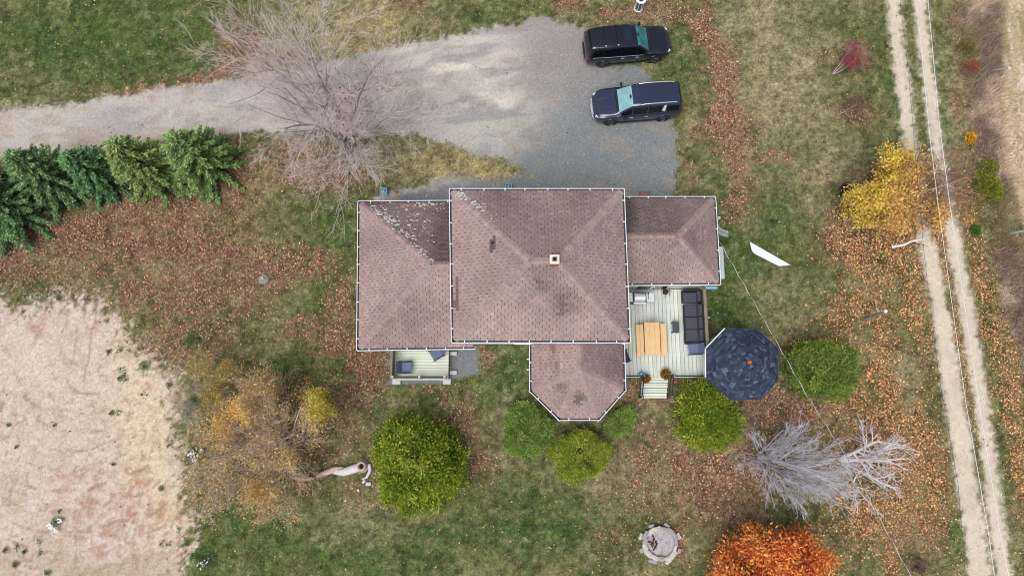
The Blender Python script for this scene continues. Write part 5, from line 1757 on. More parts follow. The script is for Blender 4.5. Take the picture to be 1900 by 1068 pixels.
for i in range(3):
    MB().box((-w_top / 2 + pw * (i + .5), RNG.uniform(-.01, .01), .72), (pw - .003, tl_, .04), bev=.006).build('table_plank', M_PINE, pt)
for sx, n_, x0_, x1_ in ((-1, 2, 1180.5, 1194.5), (1, 1, 1236.5, 1247)):
    xa, xb = at(x0_, 628, ZD + .44).x - tc_.x, at(x1_, 628, ZD + .44).x - tc_.x
    if sx > 0: xa, xb = at(1225.5, 628, ZD + .46).x - tc_.x, at(1236.8, 628, ZD + .46).x - tc_.x
    for i in range(n_):
        w_ = (xb - xa) / n_
        MB().box((xa + w_ * (i + .5), -.02 if sx > 0 else -.05, .44 if sx < 0 else .46), (w_ - .006, tl_ * .98, .04), bev=.006).build('bench_plank', M_PINE, pt)
M_DKWOOD = mat('dark_timber', S(60, 52, 46), .8)
for y_ in (-tl_ * .36, tl_ * .36):
    fr_ = MB()
    fr_.box((-.05, y_, .385), (1.35, .045, .07))
    fr_.box((0, y_, .68), (w_top - .06, .045, .08))
    for s_ in (-1, 1):
        fr_.tube([(s_ * .42, y_ + .05, .0), (s_ * .2, y_ + .05, .66)], .045, 4)
    fr_.build('leg_frame', M_DKWOOD, pt)

# sofa
sx0, sx1 = at(1271, 600, ZD + .42).x, at(1303.5, 600, ZD + .42).x
sy0, sy1 = at(1288, 637, ZD + .42).y, at(1288, 564, ZD + .42).y
sc_ = Vector(((sx0 + sx1) / 2, (sy0 + sy1) / 2, ZD))
W_, Ln = sx1 - sx0, sy1 - sy0
so = thing('sofa', 'charcoal three seat outdoor sofa with its back to the timber fence', 'sofa', sc_)
MB().box((0, 0, .17), (W_, Ln, .22), bev=.02).box((W_ / 2 - .05, 0, .42), (.08, Ln, .5), bev=.02).box((0, -Ln / 2 + .03, .34), (W_, .06, .3), bev=.02).build('sofa_base', M_WICK, so)
for i in range(3):
    l_ = (Ln - .1) / 3
    y_ = -Ln / 2 + .08 + l_ * (i + .5)
    MB().box((-.10, y_, .37), (W_ - .26, l_ - .03, .17), bev=.035).build('seat_cushion', M_CUSH, so)
    MB().box((W_ / 2 - .19, y_, .56), (.17, l_ - .035, .42), ry=.16, bev=.04).build('back_cushion', M_CUSH, so)
ac = Vector((at(1283, 550, ZD + .4).x, at(1283, 550, ZD + .4).y, ZD))
ar = thing('corner_seat', 'separate charcoal armchair seat at the house end of the sofa', 'armchair', ac)
MB().box((0, 0, .16), (.90, .64, .2), bev=.02).box((0, .30, .40), (.90, .07, .44), bev=.02).box((.42, 0, .36), (.07, .64, .36), bev=.02).build('seat_base', M_WICK, ar)
MB().box((-.08, -.05, .36), (.72, .54, .18), bev=.04).build('seat_cushion', M_CUSH, ar)
MB().box((.30, -.02, .54), (.15, .52, .34), ry=.15, bev=.04).build('back_cushion', M_CUSH, ar)
st_ = at(1254, 606.5, ZD + .4)
sd_ = thing('side_table', 'small dark rectangular wicker table between picnic table and sofa', 'table', (st_.x, st_.y, ZD))
MB().box((0, 0, .40), (.34, .58, .04), bev=.008).build('table_top', mat('dark_top', S(64, 70, 78), .6, noise=.15, nscale=30), sd_)
for x_, y_ in ((-.13, -.24), (.13, -.24), (.13, .24), (-.13, .24)):
    MB().box((x_, y_, .19), (.05, .05, .38)).build('leg', M_WICK, sd_)

def sling_chair(q, z, rz, label, m):
    p = at(*q, z + .4)
    t = thing('sling_chair', label, 'chair', (p.x, p.y, z), rz, 'sling chairs on the deck and porch')
    n = 8
    def sheetm(pts, w):
        mb = MB()
        for i in range(len(pts) - 1):
            (x0, z0), (x1, z1) = pts[i], pts[i + 1]
            mb.add([(x0, -w, z0), (x0, w, z0), (x1, w, z1), (x1, -w, z1)], [(0, 3, 2, 1)], True)
            mb.add([(x0, -w, z0 - .012), (x0, w, z0 - .012), (x1, w, z1 - .012), (x1, -w, z1 - .012)], [(0, 1, 2, 3)], True)
        return mb
    sheetm([(.26, .43), (.20, .435), (.05, .41), (-.12, .39), (-.22, .40)], .25).build('seat', m, t)
    sheetm([(-.22, .40), (-.28, .52), (-.34, .70), (-.42, .92)], .25).build('backrest', m, t)
    for s_ in (-1, 1):
        MB().tube([(-.43, s_ * .27, .94), (-.24, s_ * .27, .42), (.26, s_ * .27, .44)], .016, 6).build('side_frame', M_BLACK, t)
        MB().tube([(-.36, s_ * .30, .62), (-.1, s_ * .31, .66), (.18, s_ * .30, .63), (.30, s_ * .29, .55)], .02, 6).build('armrest', M_BLACK, t)
        MB().tube([(.26, s_ * .28, .55), (.24, s_ * .28, .0)], .016, 6).build('leg', M_BLACK, t)
        MB().tube([(-.24, s_ * .28, .44), (-.34, s_ * .28, .0)], .016, 6).build('leg', M_BLACK, t)
    return t
sling_chair((754, 681), ZP, math.radians(2), 'blue grey sling chair at the corner of the small porch', M_SLING)
sling_chair((809, 656), ZP, math.radians(212), 'blue grey sling chair turned askew at the porch eave', M_SLING)
sling_chair((1287, 647), ZD, math.radians(184), 'blue grey sling chair at the foot of the sofa', M_SLING)
sling_chair((1157, 662), ZD, math.radians(20), 'dark sling chair half hidden under the bay gutter', M_SLINGD)

# grill
gp = at(1187, 551, ZD + .9)
g = thing('gas_grill', 'stainless gas grill with side shelves against the house wall', 'grill', (gp.x, gp.y, ZD))
MB().box((0, 0, .42), (.66, .48, .72), bev=.02).build('cabinet', M_BLACK, g)
hd = MB()
ns = 9
for sgn in (0,):
    vs, fs = [], []
    for i in range(ns):
        a = math.pi * i / (ns - 1)
        for x_ in (-.27, .27):
            vs.append((x_, -.22 * math.cos(a), .86 + .17 * math.sin(a)))
    for i in range(ns - 1):
        fs.append((i * 2, i * 2 + 1, i * 2 + 3, i * 2 + 2))
    hd.add(vs, fs, True)
hd.add([(-.27, -.22 * math.cos(math.pi * i / (ns - 1)), .86 + .17 * math.sin(math.pi * i / (ns - 1))) for i in range(ns)], [tuple(reversed(range(ns)))])
hd.add([(.27, -.22 * math.cos(math.pi * i / (ns - 1)), .86 + .17 * math.sin(math.pi * i / (ns - 1))) for i in range(ns)], [tuple(range(ns))])
hd.build('lid', M_STEEL, g)
MB().box((0, .0, .82), (.70, .52, .09), bev=.01).build('firebox', M_BLACK, g)
MB().box((0, -.29, .84), (.62, .10, .05), rx=.4, bev=.01).build('control_panel', M_STEELP, g)
MB().tube([(-.25, -.27, .93), (.25, -.27, .93)], .018, 8).build('handle', M_STEELP, g)
for s_ in (-1, 1):
    MB().box((s_ * .54, .0, .84), (.38, .46, .035), bev=.008).build('side_shelf', M_STEELP, g)
for x_, y_ in ((-.28, -.18), (.28, -.18), (.28, .18), (-.28, .18)):
    MB().lathe([(.0, -.02), (.05, -.02), (.05, .02), (.0, .02)], (x_, y_, .05), 10, axis='Y').build('wheel', M_BLACK, g)
gbp = at(1203, 546, ZD + .88)
gbr = thing('grill_brush', 'black handled grill brush lying on the right grill shelf', 'brush', (gbp.x, gbp.y, ZD + .862))
MB().box((0, .06, .025), (.09, .08, .04), bev=.008).build('bristle_head', M_BLACK, gbr)
MB().tube([(0, .02, .02), (0, -.26, .015)], .013, 6).build('handle', mat('dark_handle', S(70, 70, 76), .5), gbr)
# dried potted plant against the wall
dp = at(1235, 541, ZD + .25)
dpt = thing('dried_plant', 'spindly dried brown plant in a dark pot at the deck wall', 'plant', (dp.x, dp.y, ZD))
MB().lathe([(.0, .0), (.10, .0), (.13, .2), (.145, .2), (.145, .23), (.11, .23), (.11, .19), (.0, .19)], (0, 0, 0), 14).build('pot', mat('dark_pot', S(72, 56, 48), .7), dpt)
bm = Branches()
rg = np.random.default_rng(4)
bm.grow(rg, np.array([0, 0, .18]), np.array([0, 0, 1.0]), .3, .012, 0, {'levels': 3, 'n': [12, 4], 'ang': [72, 40], 'ratio': [1.0, .5], 'rr': [.7, .7], 'up': [0, -.05, -.1], 'wob': [.1, .25, .3], 'taper': [.5, .4, .5], 'from': [.1, .2], 'seg': .06})
link('stem', bm.mesh('stem', col=lambda l, r: S(84, 62, 48), minr=.007), M_BARK, dpt)
# mum planters and the blue ball
def mum(q, r, label, seed):
    p = at(*q, ZD + .35)
    t = thing('planter', label, 'planter', (p.x, p.y, ZD), 0, 'mum planters at the head of the deck steps')
    MB().lathe([(.0, .0), (r * .6, .0), (r * .8, .22), (r * .86, .22), (r * .86, .25), (r * .7, .25), (r * .7, .2), (.0, .2)], (0, 0, 0), 16).build('pot', M_BLACK, t)
    rg = np.random.default_rng(seed)
    n = 900
    a = rg.uniform(0, 6.283, n); u = np.sqrt(rg.random(n))
    P = np.stack([np.cos(a) * u * r, np.sin(a) * u * r, .24 + .2 * np.sqrt(np.clip(1 - u * u, 0, 1)) * rg.uniform(.6, 1, n)], -1)
    cols = S_np([(150, 106, 44), (120, 80, 36), (190, 140, 58), (96, 70, 40), (206, 160, 80), (110, 92, 44)])[rg.integers(0, 6, n)]
    tag(link('foliage', leaf_mesh('foliage', P, unit(P - [0, 0, .1]), .06, .6, cols, rg, 0, .8), M_FOL, t), kind='stuff')
mum((1199, 702), .21, 'smaller fading bronze mum planter beside the bright blue ball', 1)
mum((1235.5, 694), .25, 'larger fading bronze mum planter on the gazebo side of the steps', 2)
bb = at(1190, 694, ZD + .15)
bo = MB().lathe([(.0, -.15), (.075, -.13), (.13, -.075), (.15, 0), (.13, .075), (.075, .13), (.04, .142), (.0, .145)], (0, 0, .15), 18)
blue = thing('blue_ball', 'bright blue shiny ball beside the deck post', 'ball', (bb.x, bb.y, ZD))
bo.build('ball_shell', mat('blue_gloss', S(70, 168, 222), .12, coat=.5), blue)
MB().lathe([(.0, .02), (.03, .015), (.035, 0)], (0, 0, .292), 10).build('stopper', M_WHITE, blue)

# ------------------------------------------------------------------ cars
M_TYRE = mat('tyre', S(30, 30, 33), .85)
M_RIM_ = mat('dark_alloy', S(92, 94, 100), .35, metal=.7)
M_CGLASS = mat('side_glass', (.004, .005, .007), .06, spec=.5)
M_CHROME = mat('chrome', S(226, 228, 232), .2, metal=.6)
M_PLAST = mat('black_plastic', S(26, 27, 31), .6)
M_LAMPR = mat('tail_lamp', S(130, 20, 26), .25, coat=.5)
M_LAMPW = mat('head_lamp', S(196, 204, 212), .15, coat=.5)
M_SUNR = mat('roof_glass', S(30, 36, 52), .08, coat=.5)
def smooth_interp(xs, ys, x):
    xs, ys = np.array(xs, float), np.array(ys, float)
    m = np.zeros_like(ys)
    dlt = np.diff(ys) / np.diff(xs)
    m[1:-1] = np.where(dlt[:-1] * dlt[1:] > 0, 2 * dlt[:-1] * dlt[1:] / (dlt[:-1] + dlt[1:] + 1e-12), 0)
    m[0], m[-1] = dlt[0], dlt[-1]
    i = np.clip(np.searchsorted(xs, x) - 1, 0, len(xs) - 2)
    h = xs[i + 1] - xs[i]
    t = (x - xs[i]) / h
    return (2 * t ** 3 - 3 * t ** 2 + 1) * ys[i] + (t ** 3 - 2 * t ** 2 + t) * h * m[i] + (-2 * t ** 3 + 3 * t ** 2) * ys[i + 1] + (t ** 3 - t ** 2) * h * m[i + 1]

def car(name, label, loc, rz, spec):
    t = thing(name, label, 'car', loc, rz)
    T = np.array(spec['stations'], float)
    xs = np.linspace(T[0, 0], T[-1, 0], 150)
    zb, zbelt, ztop, w, wt = (smooth_interp(T[:, 0], T[:, k], xs) for k in range(1, 6))
    rows = []
    for i in range(len(xs)):
        h = ztop[i] - zbelt[i]
        half = [(w[i] * .86, zb[i]), (w[i] * .97, zb[i] + .07), (w[i] * .99, zb[i] + (zbelt[i] - zb[i]) * .35), (w[i], zb[i] + (zbelt[i] - zb[i]) * .62), (w[i] * .985, zbelt[i] - .10), (w[i] * .955, zbelt[i])]
        for k in range(1, 6):
            f = k / 6
            half.append((w[i] * .955 + (wt[i] + .03 - w[i] * .955) * f, zbelt[i] + (h - .075 if h > .15 else h * .6) * f))
        half += [(wt[i] + .02, ztop[i] - min(.055, h * .3)), (wt[i] - .03, ztop[i] - min(.02, h * .1)), (wt[i] * .8, ztop[i] + .004), (wt[i] * .55, ztop[i] + .014), (wt[i] * .28, ztop[i] + .018)]
        ring = [(-y, z) for y, z in half] + [(0, ztop[i] + .02)] + [(y, z) for y, z in half[::-1]]
        rows.append([(xs[i], y, z) for y, z in ring])
    nr = len(rows[0])
    V = [p for r in rows for p in r]
    groups = {'body': [], 'windshield': [], 'rear_window': [], 'side_window_a': [], 'side_window_b': [], 'sunroof': []}
    wx0, wx1 = spec['wind']
    rx0, rx1 = spec['rear']
    for i in range(len(xs) - 1):
        xm = (xs[i] + xs[i + 1]) / 2
        for j in range(nr - 1):
            q = (i * nr + j, (i + 1) * nr + j, (i + 1) * nr + j + 1, i * nr + j + 1)
            jj = min(j, nr - 2 - j)             # band from the sill up
            hgt = ztop[i] - zbelt[i]
            key = 'body'
            if jj >= 12 and wx0 < xm < wx1: key = 'windshield'
            elif jj >= 12 and rx0 < xm < rx1: key = 'rear_window'
            elif 6 <= jj <= 9 and hgt > .2 and spec['glass'][0] < xm < spec['glass'][1] and all(abs(xm - p_) > .035 for p_ in spec['pillars']):
                key = 'side_window_a' if j < nr // 2 else 'side_window_b'
            elif jj >= 14 and spec['sun'] and spec['sun'][0] < xm < spec['sun'][1]: key = 'sunroof'
            groups[key].append(q)
    groups['body'] += [tuple(range(nr)), tuple(reversed(range((len(xs) - 1) * nr, len(xs) * nr)))]
    groups['body'] += [tuple(reversed([i * nr for i in range(len(xs))] + [i * nr + nr - 1 for i in reversed(range(len(xs)))]))]
    mats = {'body': spec['paint'], 'windshield': spec['wglass'], 'rear_window': M_CGLASS, 'side_window_a': M_CGLASS, 'side_window_b': M_CGLASS, 'sunroof': M_SUNR}
    for key, fs in groups.items():
        if not fs: continue
        ids = sorted(set(i for f in fs for i in f))
        mp = {o: n for n, o in enumerate(ids)}
        me = bpy.data.meshes.new(key)
        me.from_pydata([V[i] for i in ids], [], [tuple(mp[i] for i in f) for f in fs])
        me.polygons.foreach_set('use_smooth', [len(f) < 6 for f in fs])
        nm = 'side_window' if key.startswith('side_window') else key
        link(nm, me, mats[key], t)
    W = spec['w']
    def hw(x): return float(smooth_interp(T[:, 0], T[:, 4], np.array([x]))[0])
    def top(x): return float(smooth_interp(T[:, 0], T[:, 3], np.array([x]))[0])
    def belt(x): return float(smooth_interp(T[:, 0], T[:, 2], np.array([x]))[0])
    def roofw(x): return float(smooth_interp(T[:, 0], T[:, 5], np.array([x]))[0])
    # wheels
    for x_ in spec['wheels']:
        for s_ in (-1, 1):
            wh = bpy.data.objects.new('wheel', None); COL.objects.link(wh); wh.parent = t
            wh.location = (x_, s_ * (W - .11), .37)
            MB().lathe([(.26, -.11), (.345, -.12), (.372, -.08), (.372, .08), (.345, .12), (.26, .11)], (0, 0, 0), 28, axis='Y').build('tyre', M_TYRE, wh)
            rm = MB().lathe([(.27, -.10), (.255, s_ * .05), (.27, .10)], (0, 0, 0), 24, axis='Y')
            rm.lathe([(.0, s_ * .085), (.06, s_ * .085), (.07, s_ * .06)], (0, 0, 0), 12, axis='Y')
            for k in range(5):
                a = k * 2 * math.pi / 5
                for da in (-.14, .14):
                    rm.tube([(math.cos(a) * .05, s_ * .075, math.sin(a) * .05), (math.cos(a + da) * .26, s_ * .09, math.sin(a + da) * .26)], .024, 4)
            rm.build('rim', M_RIM_, wh)
            ab = MB()
            ab.lathe([(.0, -.02), (.25, -.02)], (0, s_ * .02, 0), 20, axis='Y')
            ab.build('brake_disc', M_PLAST, wh)
            ar_ = MB()
            pts = [(x_ + .43 * math.cos(a), s_ * (hw(x_) - .005), .37 + .43 * math.sin(a)) for a in np.linspace(-.15, math.pi + .15, 14)]
            ar_.tube(pts, .035, 6)
            ar_.build('wheel_arch', spec['trim'], t)
    # trim
    for s_ in (-1, 1):
        MB().box((0.05, s_ * (W - .03), .30), (2.5, .06, .10), bev=.02).build('sill', M_PLAST, t)
        for hx in spec['handles']:
            MB().box((hx, s_ * (hw(hx) * .99 + .012), belt(hx) - .13), (.2, .035, .035), bev=.01).build('door_handle', spec['handle_mat'], t)
        mx_ = spec['mirror']
        mm = MB().box((mx_, s_ * (W + .10), belt(mx_) + .05), (.12, .22, .16), bev=.04)
        mm.tube([(mx_ - .02, s_ * (W - .06), belt(mx_) - .0), (mx_, s_ * (W + .08), belt(mx_) + .02)], .025, 6)
        mm.build('wing_mirror', spec['mirror_mat'], t)
        x0, x1 = spec['rails']
        pts = [(x, s_ * (roofw(x) - .04), top(x) + (.05 if 0 < k < 8 else .01)) for k, x in enumerate(np.linspace(x0, x1, 9))]
        MB().tube(pts, .022 if spec['rail_mat'] != M_CHROME else .03, 6).build('roof_rail', spec['rail_mat'], t)
        hl = spec['lamp']
        MB().box((hl[0], s_ * hl[1], hl[2]), hl[3], rz=-s_ * .5, bev=.03).build('headlight', M_LAMPW, t)
        tl2 = spec['tail']
        MB().box((tl2[0], s_ * tl2[1], tl2[2]), tl2[3], rz=s_ * .35, bev=.03).build('tail_light', M_LAMPR, t)
        # chrome line above the side windows
        pts = [(x, s_ * (hw(x) * .955 + .006), belt(x) + .012) for x in np.linspace(spec['glass'][0], spec['glass'][1] - .25, 12)]
        MB().tube(pts, .012, 4).build('window_trim', spec['wtrim'], t)
    for k in spec.get('ribs', []):
        pts = [(x, k, top(x) + .022) for x in np.linspace(spec['rails'][0] + .1, spec['rails'][1] - .15, 6)]
        MB().tube(pts, .011, 4).build('roof_rib', spec['paint'], t)
    for x_ in spec.get('bars', []):
        MB().tube([(x_, -roofw(x_) + .04, top(x_) + .055), (x_, -.3, top(x_) + .075), (x_, .3, top(x_) + .075), (x_, roofw(x_) - .04, top(x_) + .055)], .02, 6).build('cross_bar', M_PLAST, t)
        for s_ in (-1, 1):
            MB().box((x_, s_ * (roofw(x_) - .05), top(x_) + .06), (.10, .07, .05), bev=.01).build('bar_foot', M_CHROME if s_ < 0 else M_PLAST, t)
    fx = T[-1, 0]
    MB().box((fx - .02, 0, .62), (.05, 1.0, .22), bev=.02).build('grille', spec['grille'], t)
    MB().tube([(fx - .20, -.80, .50), (fx - .03, -.55, .48), (fx + .01, 0, .48), (fx - .03, .55, .48), (fx - .20, .80, .50)], .055, 6).build('front_bumper', spec['bumper'], t)
    MB().tube([(T[0, 0] + .14, -.80, .52), (T[0, 0] + .01, -.5, .5), (T[0, 0] - .01, 0, .5), (T[0, 0] + .01, .5, .5), (T[0, 0] + .14, .80, .52)], .06, 6).build('rear_bumper', M_PLAST, t)
    wx = wx1 + .03
    MB().tube([(wx + .05, -.62, top(wx + .05) + .03), (wx + .02, 0, top(wx) + .045), (wx + .05, .62, top(wx + .05) + .03)], .055, 5).build('wiper_cowl', M_PLAST, t)
    MB().box((wx0 + .07, .02, top(wx0 + .07) + .012), (.16, .22, .02), ry=.38, bev=.008).build('mirror_mount', M_PLAST, t)
    xa = T[0, 0] + .42
    MB().box((xa, 0, top(xa) + .05), (.14, .04, .06), bev=.015).build('antenna', M_PLAST, t)
    return t
M_NAVY = mat('midnight_paint', S(40, 47, 72), .16, coat=.7, spec=.5, noise=.03)
M_BLKP = mat('black_paint', S(20, 25, 40), .16, coat=.7, spec=.5, noise=.03)
M_TEAL = mat('windshield_tint', S(130, 178, 182), .05, coat=.6, noise=.25, nscale=1.8, spec=.6)
M_TEALD = mat('windshield_tint_reflect', S(48, 116, 122), .05, coat=.6, noise=.75, nscale=2.0, spec=.6)  # strong mottling paints dark tree reflections into the glass colour
STN = [(-2.50, .45, .80, .92, .60, .48), (-2.46, .36, 1.0, 1.12, .80, .60), (-2.40, .32, 1.06, 1.34, .90, .64), (-2.28, .29, 1.09, 1.64, .955, .66), (-2.12, .28, 1.09, 1.725, .965, .66), (-1.7, .26, 1.08, 1.755, .98, .67), (-1.0, .26, 1.06, 1.775, .99, .68), (-.1, .26, 1.03, 1.765, .99, .68),
       (.35, .26, 1.01, 1.70, .985, .66), (.75, .26, 1.0, 1.42, .98, .70), (1.12, .26, 1.0, 1.13, .98, .76), (1.3, .26, .98, 1.09, .975, .80), (1.85, .26, .93, 1.035, .965, .79), (2.2, .27, .86, .95, .89, .70), (2.40, .30, .74, .83, .74, .54), (2.50, .40, .6, .68, .46, .34)]
base = dict(stations=STN, w=.98, wind=(.38, 1.10), rear=(-2.46, -2.2), glass=(-2.15, 1.0), pillars=(-1.55, -.55, .38), wheels=(-1.45, 1.5), handles=(-.42, .42), mirror=.78, rails=(-2.0, -.05), sun=None,
            lamp=(2.27, .72, .82, (.28, .14, .10)), tail=(-2.36, .84, .98, (.2, .10, .26)))
fl_r, fl_f = at(1113, 123.5, .0), at(1213, 117.0, .0)
mid = (fl_r + fl_f) / 2
dv = (fl_f - fl_r).normalized()
nv = Vector((-dv.y, dv.x, 0))
s1 = dict(base, paint=M_BLKP, wglass=M_TEALD, trim=M_BLKP, handle_mat=M_CHROME, mirror_mat=M_BLKP, rail_mat=M_PLAST, wtrim=M_CHROME, grille=M_PLAST, bumper=M_PLAST, sun=(-.35, .1), bars=(-1.45, -.75), ribs=())
p1 = mid + nv * .86
c1 = car('parked_car', 'black parked car with roof cross bars nearest the top of the gravel', (p1.x, p1.y, 0), math.atan2(dv.y, dv.x), s1)
fl_f, fl_r = at(1129, 231, 0), at(1230, 224.5, 0)
mid = (fl_r + fl_f) / 2
dv = (fl_f - fl_r).normalized()
nv = Vector((dv.y, -dv.x, 0))
s2 = dict(base, paint=M_NAVY, wglass=M_TEAL, trim=M_BLKP, handle_mat=M_CHROME, mirror_mat=M_PLAST, rail_mat=M_CHROME, wtrim=M_PLAST, grille=M_CHROME, bumper=M_CHROME, pillars=(-1.35, -1.45, -1.25, -.45, .4), ribs=(-.36, -.12, .12, .36))
p2 = mid + nv * .86
c1.scale = (.965, .93, .94)
c1.rotation_euler.z += math.radians(1.6)
c2 = car('parked_car', 'dark blue parked car with silver roof rails in front of the black one', (p2.x, p2.y, 0), math.atan2(dv.y, dv.x), s2)
c2.scale = (.975, .94, .94)
c2.rotation_euler.z += math.radians(.8)
for s_ in (-1, 1):
    MB().add([(-1.40, s_ * .935, 1.07), (-1.18, s_ * .935, 1.06), (-1.32, s_ * .735, 1.68), (-1.44, s_ * .735, 1.68)], [(0, 1, 2, 3) if s_ < 0 else (3, 2, 1, 0)]).build('pillar_trim', M_STEELP, c2)
for y_ in (-.3, .3):
    MB().tube([(1.35, y_, 1.115), (1.9, y_ * .9, 1.065), (2.2, y_ * .8, .975)], .010, 4).build('hood_crease', M_NAVY, c2)

# ------------------------------------------------------------------ things on the lawn
# fire pit
fc = at(1224, 1007)
fp = thing('fire_pit', 'round fire pit of pale stones with ash and charred wood', 'fire pit', (fc.x, fc.y, 0))
M_STONE = mat('pale_stone', S(196, 188, 178), .9, noise=.2, nscale=7, bump=.5)
M_STONE2 = mat('grey_stone', S(158, 154, 152), .9, noise=.25, nscale=7, bump=.5)
M_ASH = mat('ash', S(196, 190, 194), .95, noise=.4, nscale=7, bump=.8, col2=S(128, 120, 124))
M_CHAR = mat('charred_wood', S(86, 44, 50), .9, noise=.4, nscale=12)
def stone(c, size, rz, m, parent, seed):
    rg = random.Random(seed)
    bm = bmesh.new()
    bmesh.ops.create_cube(bm, size=1)
    bmesh.ops.subdivide_edges(bm, edges=bm.edges[:], cuts=1, use_grid_fill=True)
    for v_ in bm.verts:
        n_ = v_.co.normalized()
        v_.co = v_.co * .62 + n_ * .26 + Vector((rg.uniform(-.07, .07), rg.uniform(-.07, .07), rg.uniform(-.07, .07)))
        v_.co = Vector((v_.co.x * size[0], v_.co.y * size[1], v_.co.z * size[2]))
    me = bpy.data.meshes.new('stone')
    bm.to_mesh(me); bm.free()
    return link('stone', me, m, parent, c, (rg.uniform(-.15, .15), rg.uniform(-.15, .15), rz))
n = 15
for i in range(n):
    a = 2 * math.pi * i / n + .1
    r = .78 + RNG.uniform(-.04, .05)
    stone((math.cos(a) * r, math.sin(a) * r * .92, .11), (RNG.uniform(.14, .24), RNG.uniform(.32, .44), RNG.uniform(.24, .34)), a, M_STONE if RNG.random() < .6 else M_STONE2, fp, i)
for i in range(8):
    a = 2 * math.pi * (i + .5) / 8
    stone((math.cos(a) * 1.0, math.sin(a) * .9, .05), (.16, RNG.uniform(.2, .4), .16), a + RNG.uniform(-.3, .3), M_STONE2 if i % 3 else M_STONE, fp, 50 + i)
ash = MB()
vs = [(0, 0, .12)]
for k in range(3):
    for i in range(18):
        a = 2 * math.pi * i / 18
        r = .25 * (k + 1)
        vs.append((math.cos(a) * r, math.sin(a) * r * .92, .11 - .02 * k + RNG.uniform(-.015, .02)))
fs = [(0, 1 + i, 1 + (i + 1) % 18) for i in range(18)]
for k in range(2):
    fs += [(1 + k * 18 + i, 1 + (k + 1) * 18 + i, 1 + (k + 1) * 18 + (i + 1) % 18, 1 + k * 18 + (i + 1) % 18) for i in range(18)]
ash.add(vs, fs, True)
ash.build('ash_bed', M_ASH, fp)
for i in range(9):
    x_, y_, a = -.36 + RNG.uniform(-.14, .16), RNG.uniform(-.34, .3), RNG.uniform(0, 3)
    MB().tube([(x_ - math.cos(a) * .14, y_ - math.sin(a) * .14, .13), (x_, y_, .16), (x_ + math.cos(a) * .14, y_ + math.sin(a) * .14, .14)], [.035, .04, .03], 6).build('charred_log', M_CHAR, fp)
MB().tube([(-.3, .2, .2), (-.32, -.1, .19)], .02, 5).build('stick', M_STONE2, fp)
# hollow trunk lying across the lawn
h0, h1 = at(672, 865), at(538, 888)
ht = thing('hollow_log', 'broken hollow tree trunk with white bare wood lying on grass', 'log', (h0.x, h0.y, 0))
D = h1 - h0
perp = Vector((-D.y, D.x, 0)).normalized()
M_WOODW = mat('bare_white_wood', S(210, 204, 208), .85, noise=.22, nscale=4, stretch=(1, 5, 5), bump=.4)
M_WOODP = mat('flaking_wood', S(204, 182, 170), .9, noise=.35, nscale=7, bump=.6)
def logp(ts, rs, offs, name, m, n=9):
    pts = [D * t_ + perp * o_ + Vector((0, 0, r_ * .9 + .02)) for t_, r_, o_ in zip(ts, rs, offs)]
    MB().tube(pts, rs, n).build(name, m, ht)
logp([.04, .12, .25, .36, .42], [.22, .23, .2, .13, .05], [0, .04, .1, .04, -.02], 'trunk_section', M_WOODW)
logp([.24, .36, .48, .58, .64], [.07, .16, .15, .12, .03], [-.08, -.1, -.02, .06, .1], 'bark_section', M_WOODP)
logp([.66, .78, .9, 1.0], [.05, .11, .09, .03], [.16, .12, .0, -.12], 'upper_section', M_WOODP)
MB().lathe([(.12, .12), (.15, .42), (.19, .44), (.24, .40), (.27, .15), (.34, .0)], (.02, .04, 0), 16).build('stump_ring', mat('stump_wood', S(188, 172, 162), .9, noise=.3, nscale=8, bump=.6), ht)
MB().lathe([(.0, .12), (.13, .13)], (.02, .04, 0), 14).build('hollow_core', mat('rotten_core', S(60, 40, 34), .95), ht)
MB().tube([(.36, .12, .05), (.42, -.2, .06), (.26, -.52, .05), (.02, -.62, .04)], [.10, .09, .07, .03], 7).build('root_flare', M_WOODW, ht)
for i, (q, s_) in enumerate((((684, 897), .2), ((675, 893), .14), ((665, 909), .12))):
    p = at(*q)
    w_ = thing('wood_chunk', ('largest', 'narrow upright', 'smallest, lowest')[i] + ' pale wood chunk below the hollow trunk ring', 'wood chunk', (p.x, p.y, 0), 0, 'wood chunks below the trunk')
    stone((0, 0, s_ * .2), (s_ * 1.2, s_ * .8, s_ * .6), i, M_WOODW, w_, 80 + i)
# white tapered panel
wp_ = [at(x_, y_, .12) for x_, y_ in ((1391, 448.5), (1395, 465), (1400, 470.5), (1436, 489), (1447, 493.5), (1466.5, 491.5))]
c_ = sum(wp_, Vector()) / 6
pn = thing('white_panel', 'long white tapered sheet lying slanted on the side lawn', 'panel', (c_.x, c_.y, 0))
MB().prism([(q.x - c_.x, q.y - c_.y) for q in wp_], .10, .14).build('sheet', mat('white_sheet', S(226, 228, 236), .5, noise=.03), pn)
for k in (1, 4):
    q = (wp_[k] - c_) * .8
    MB().box((q.x, q.y, .04), (.1, .3, .08), rz=.6).build('batten', M_FENCE, pn)
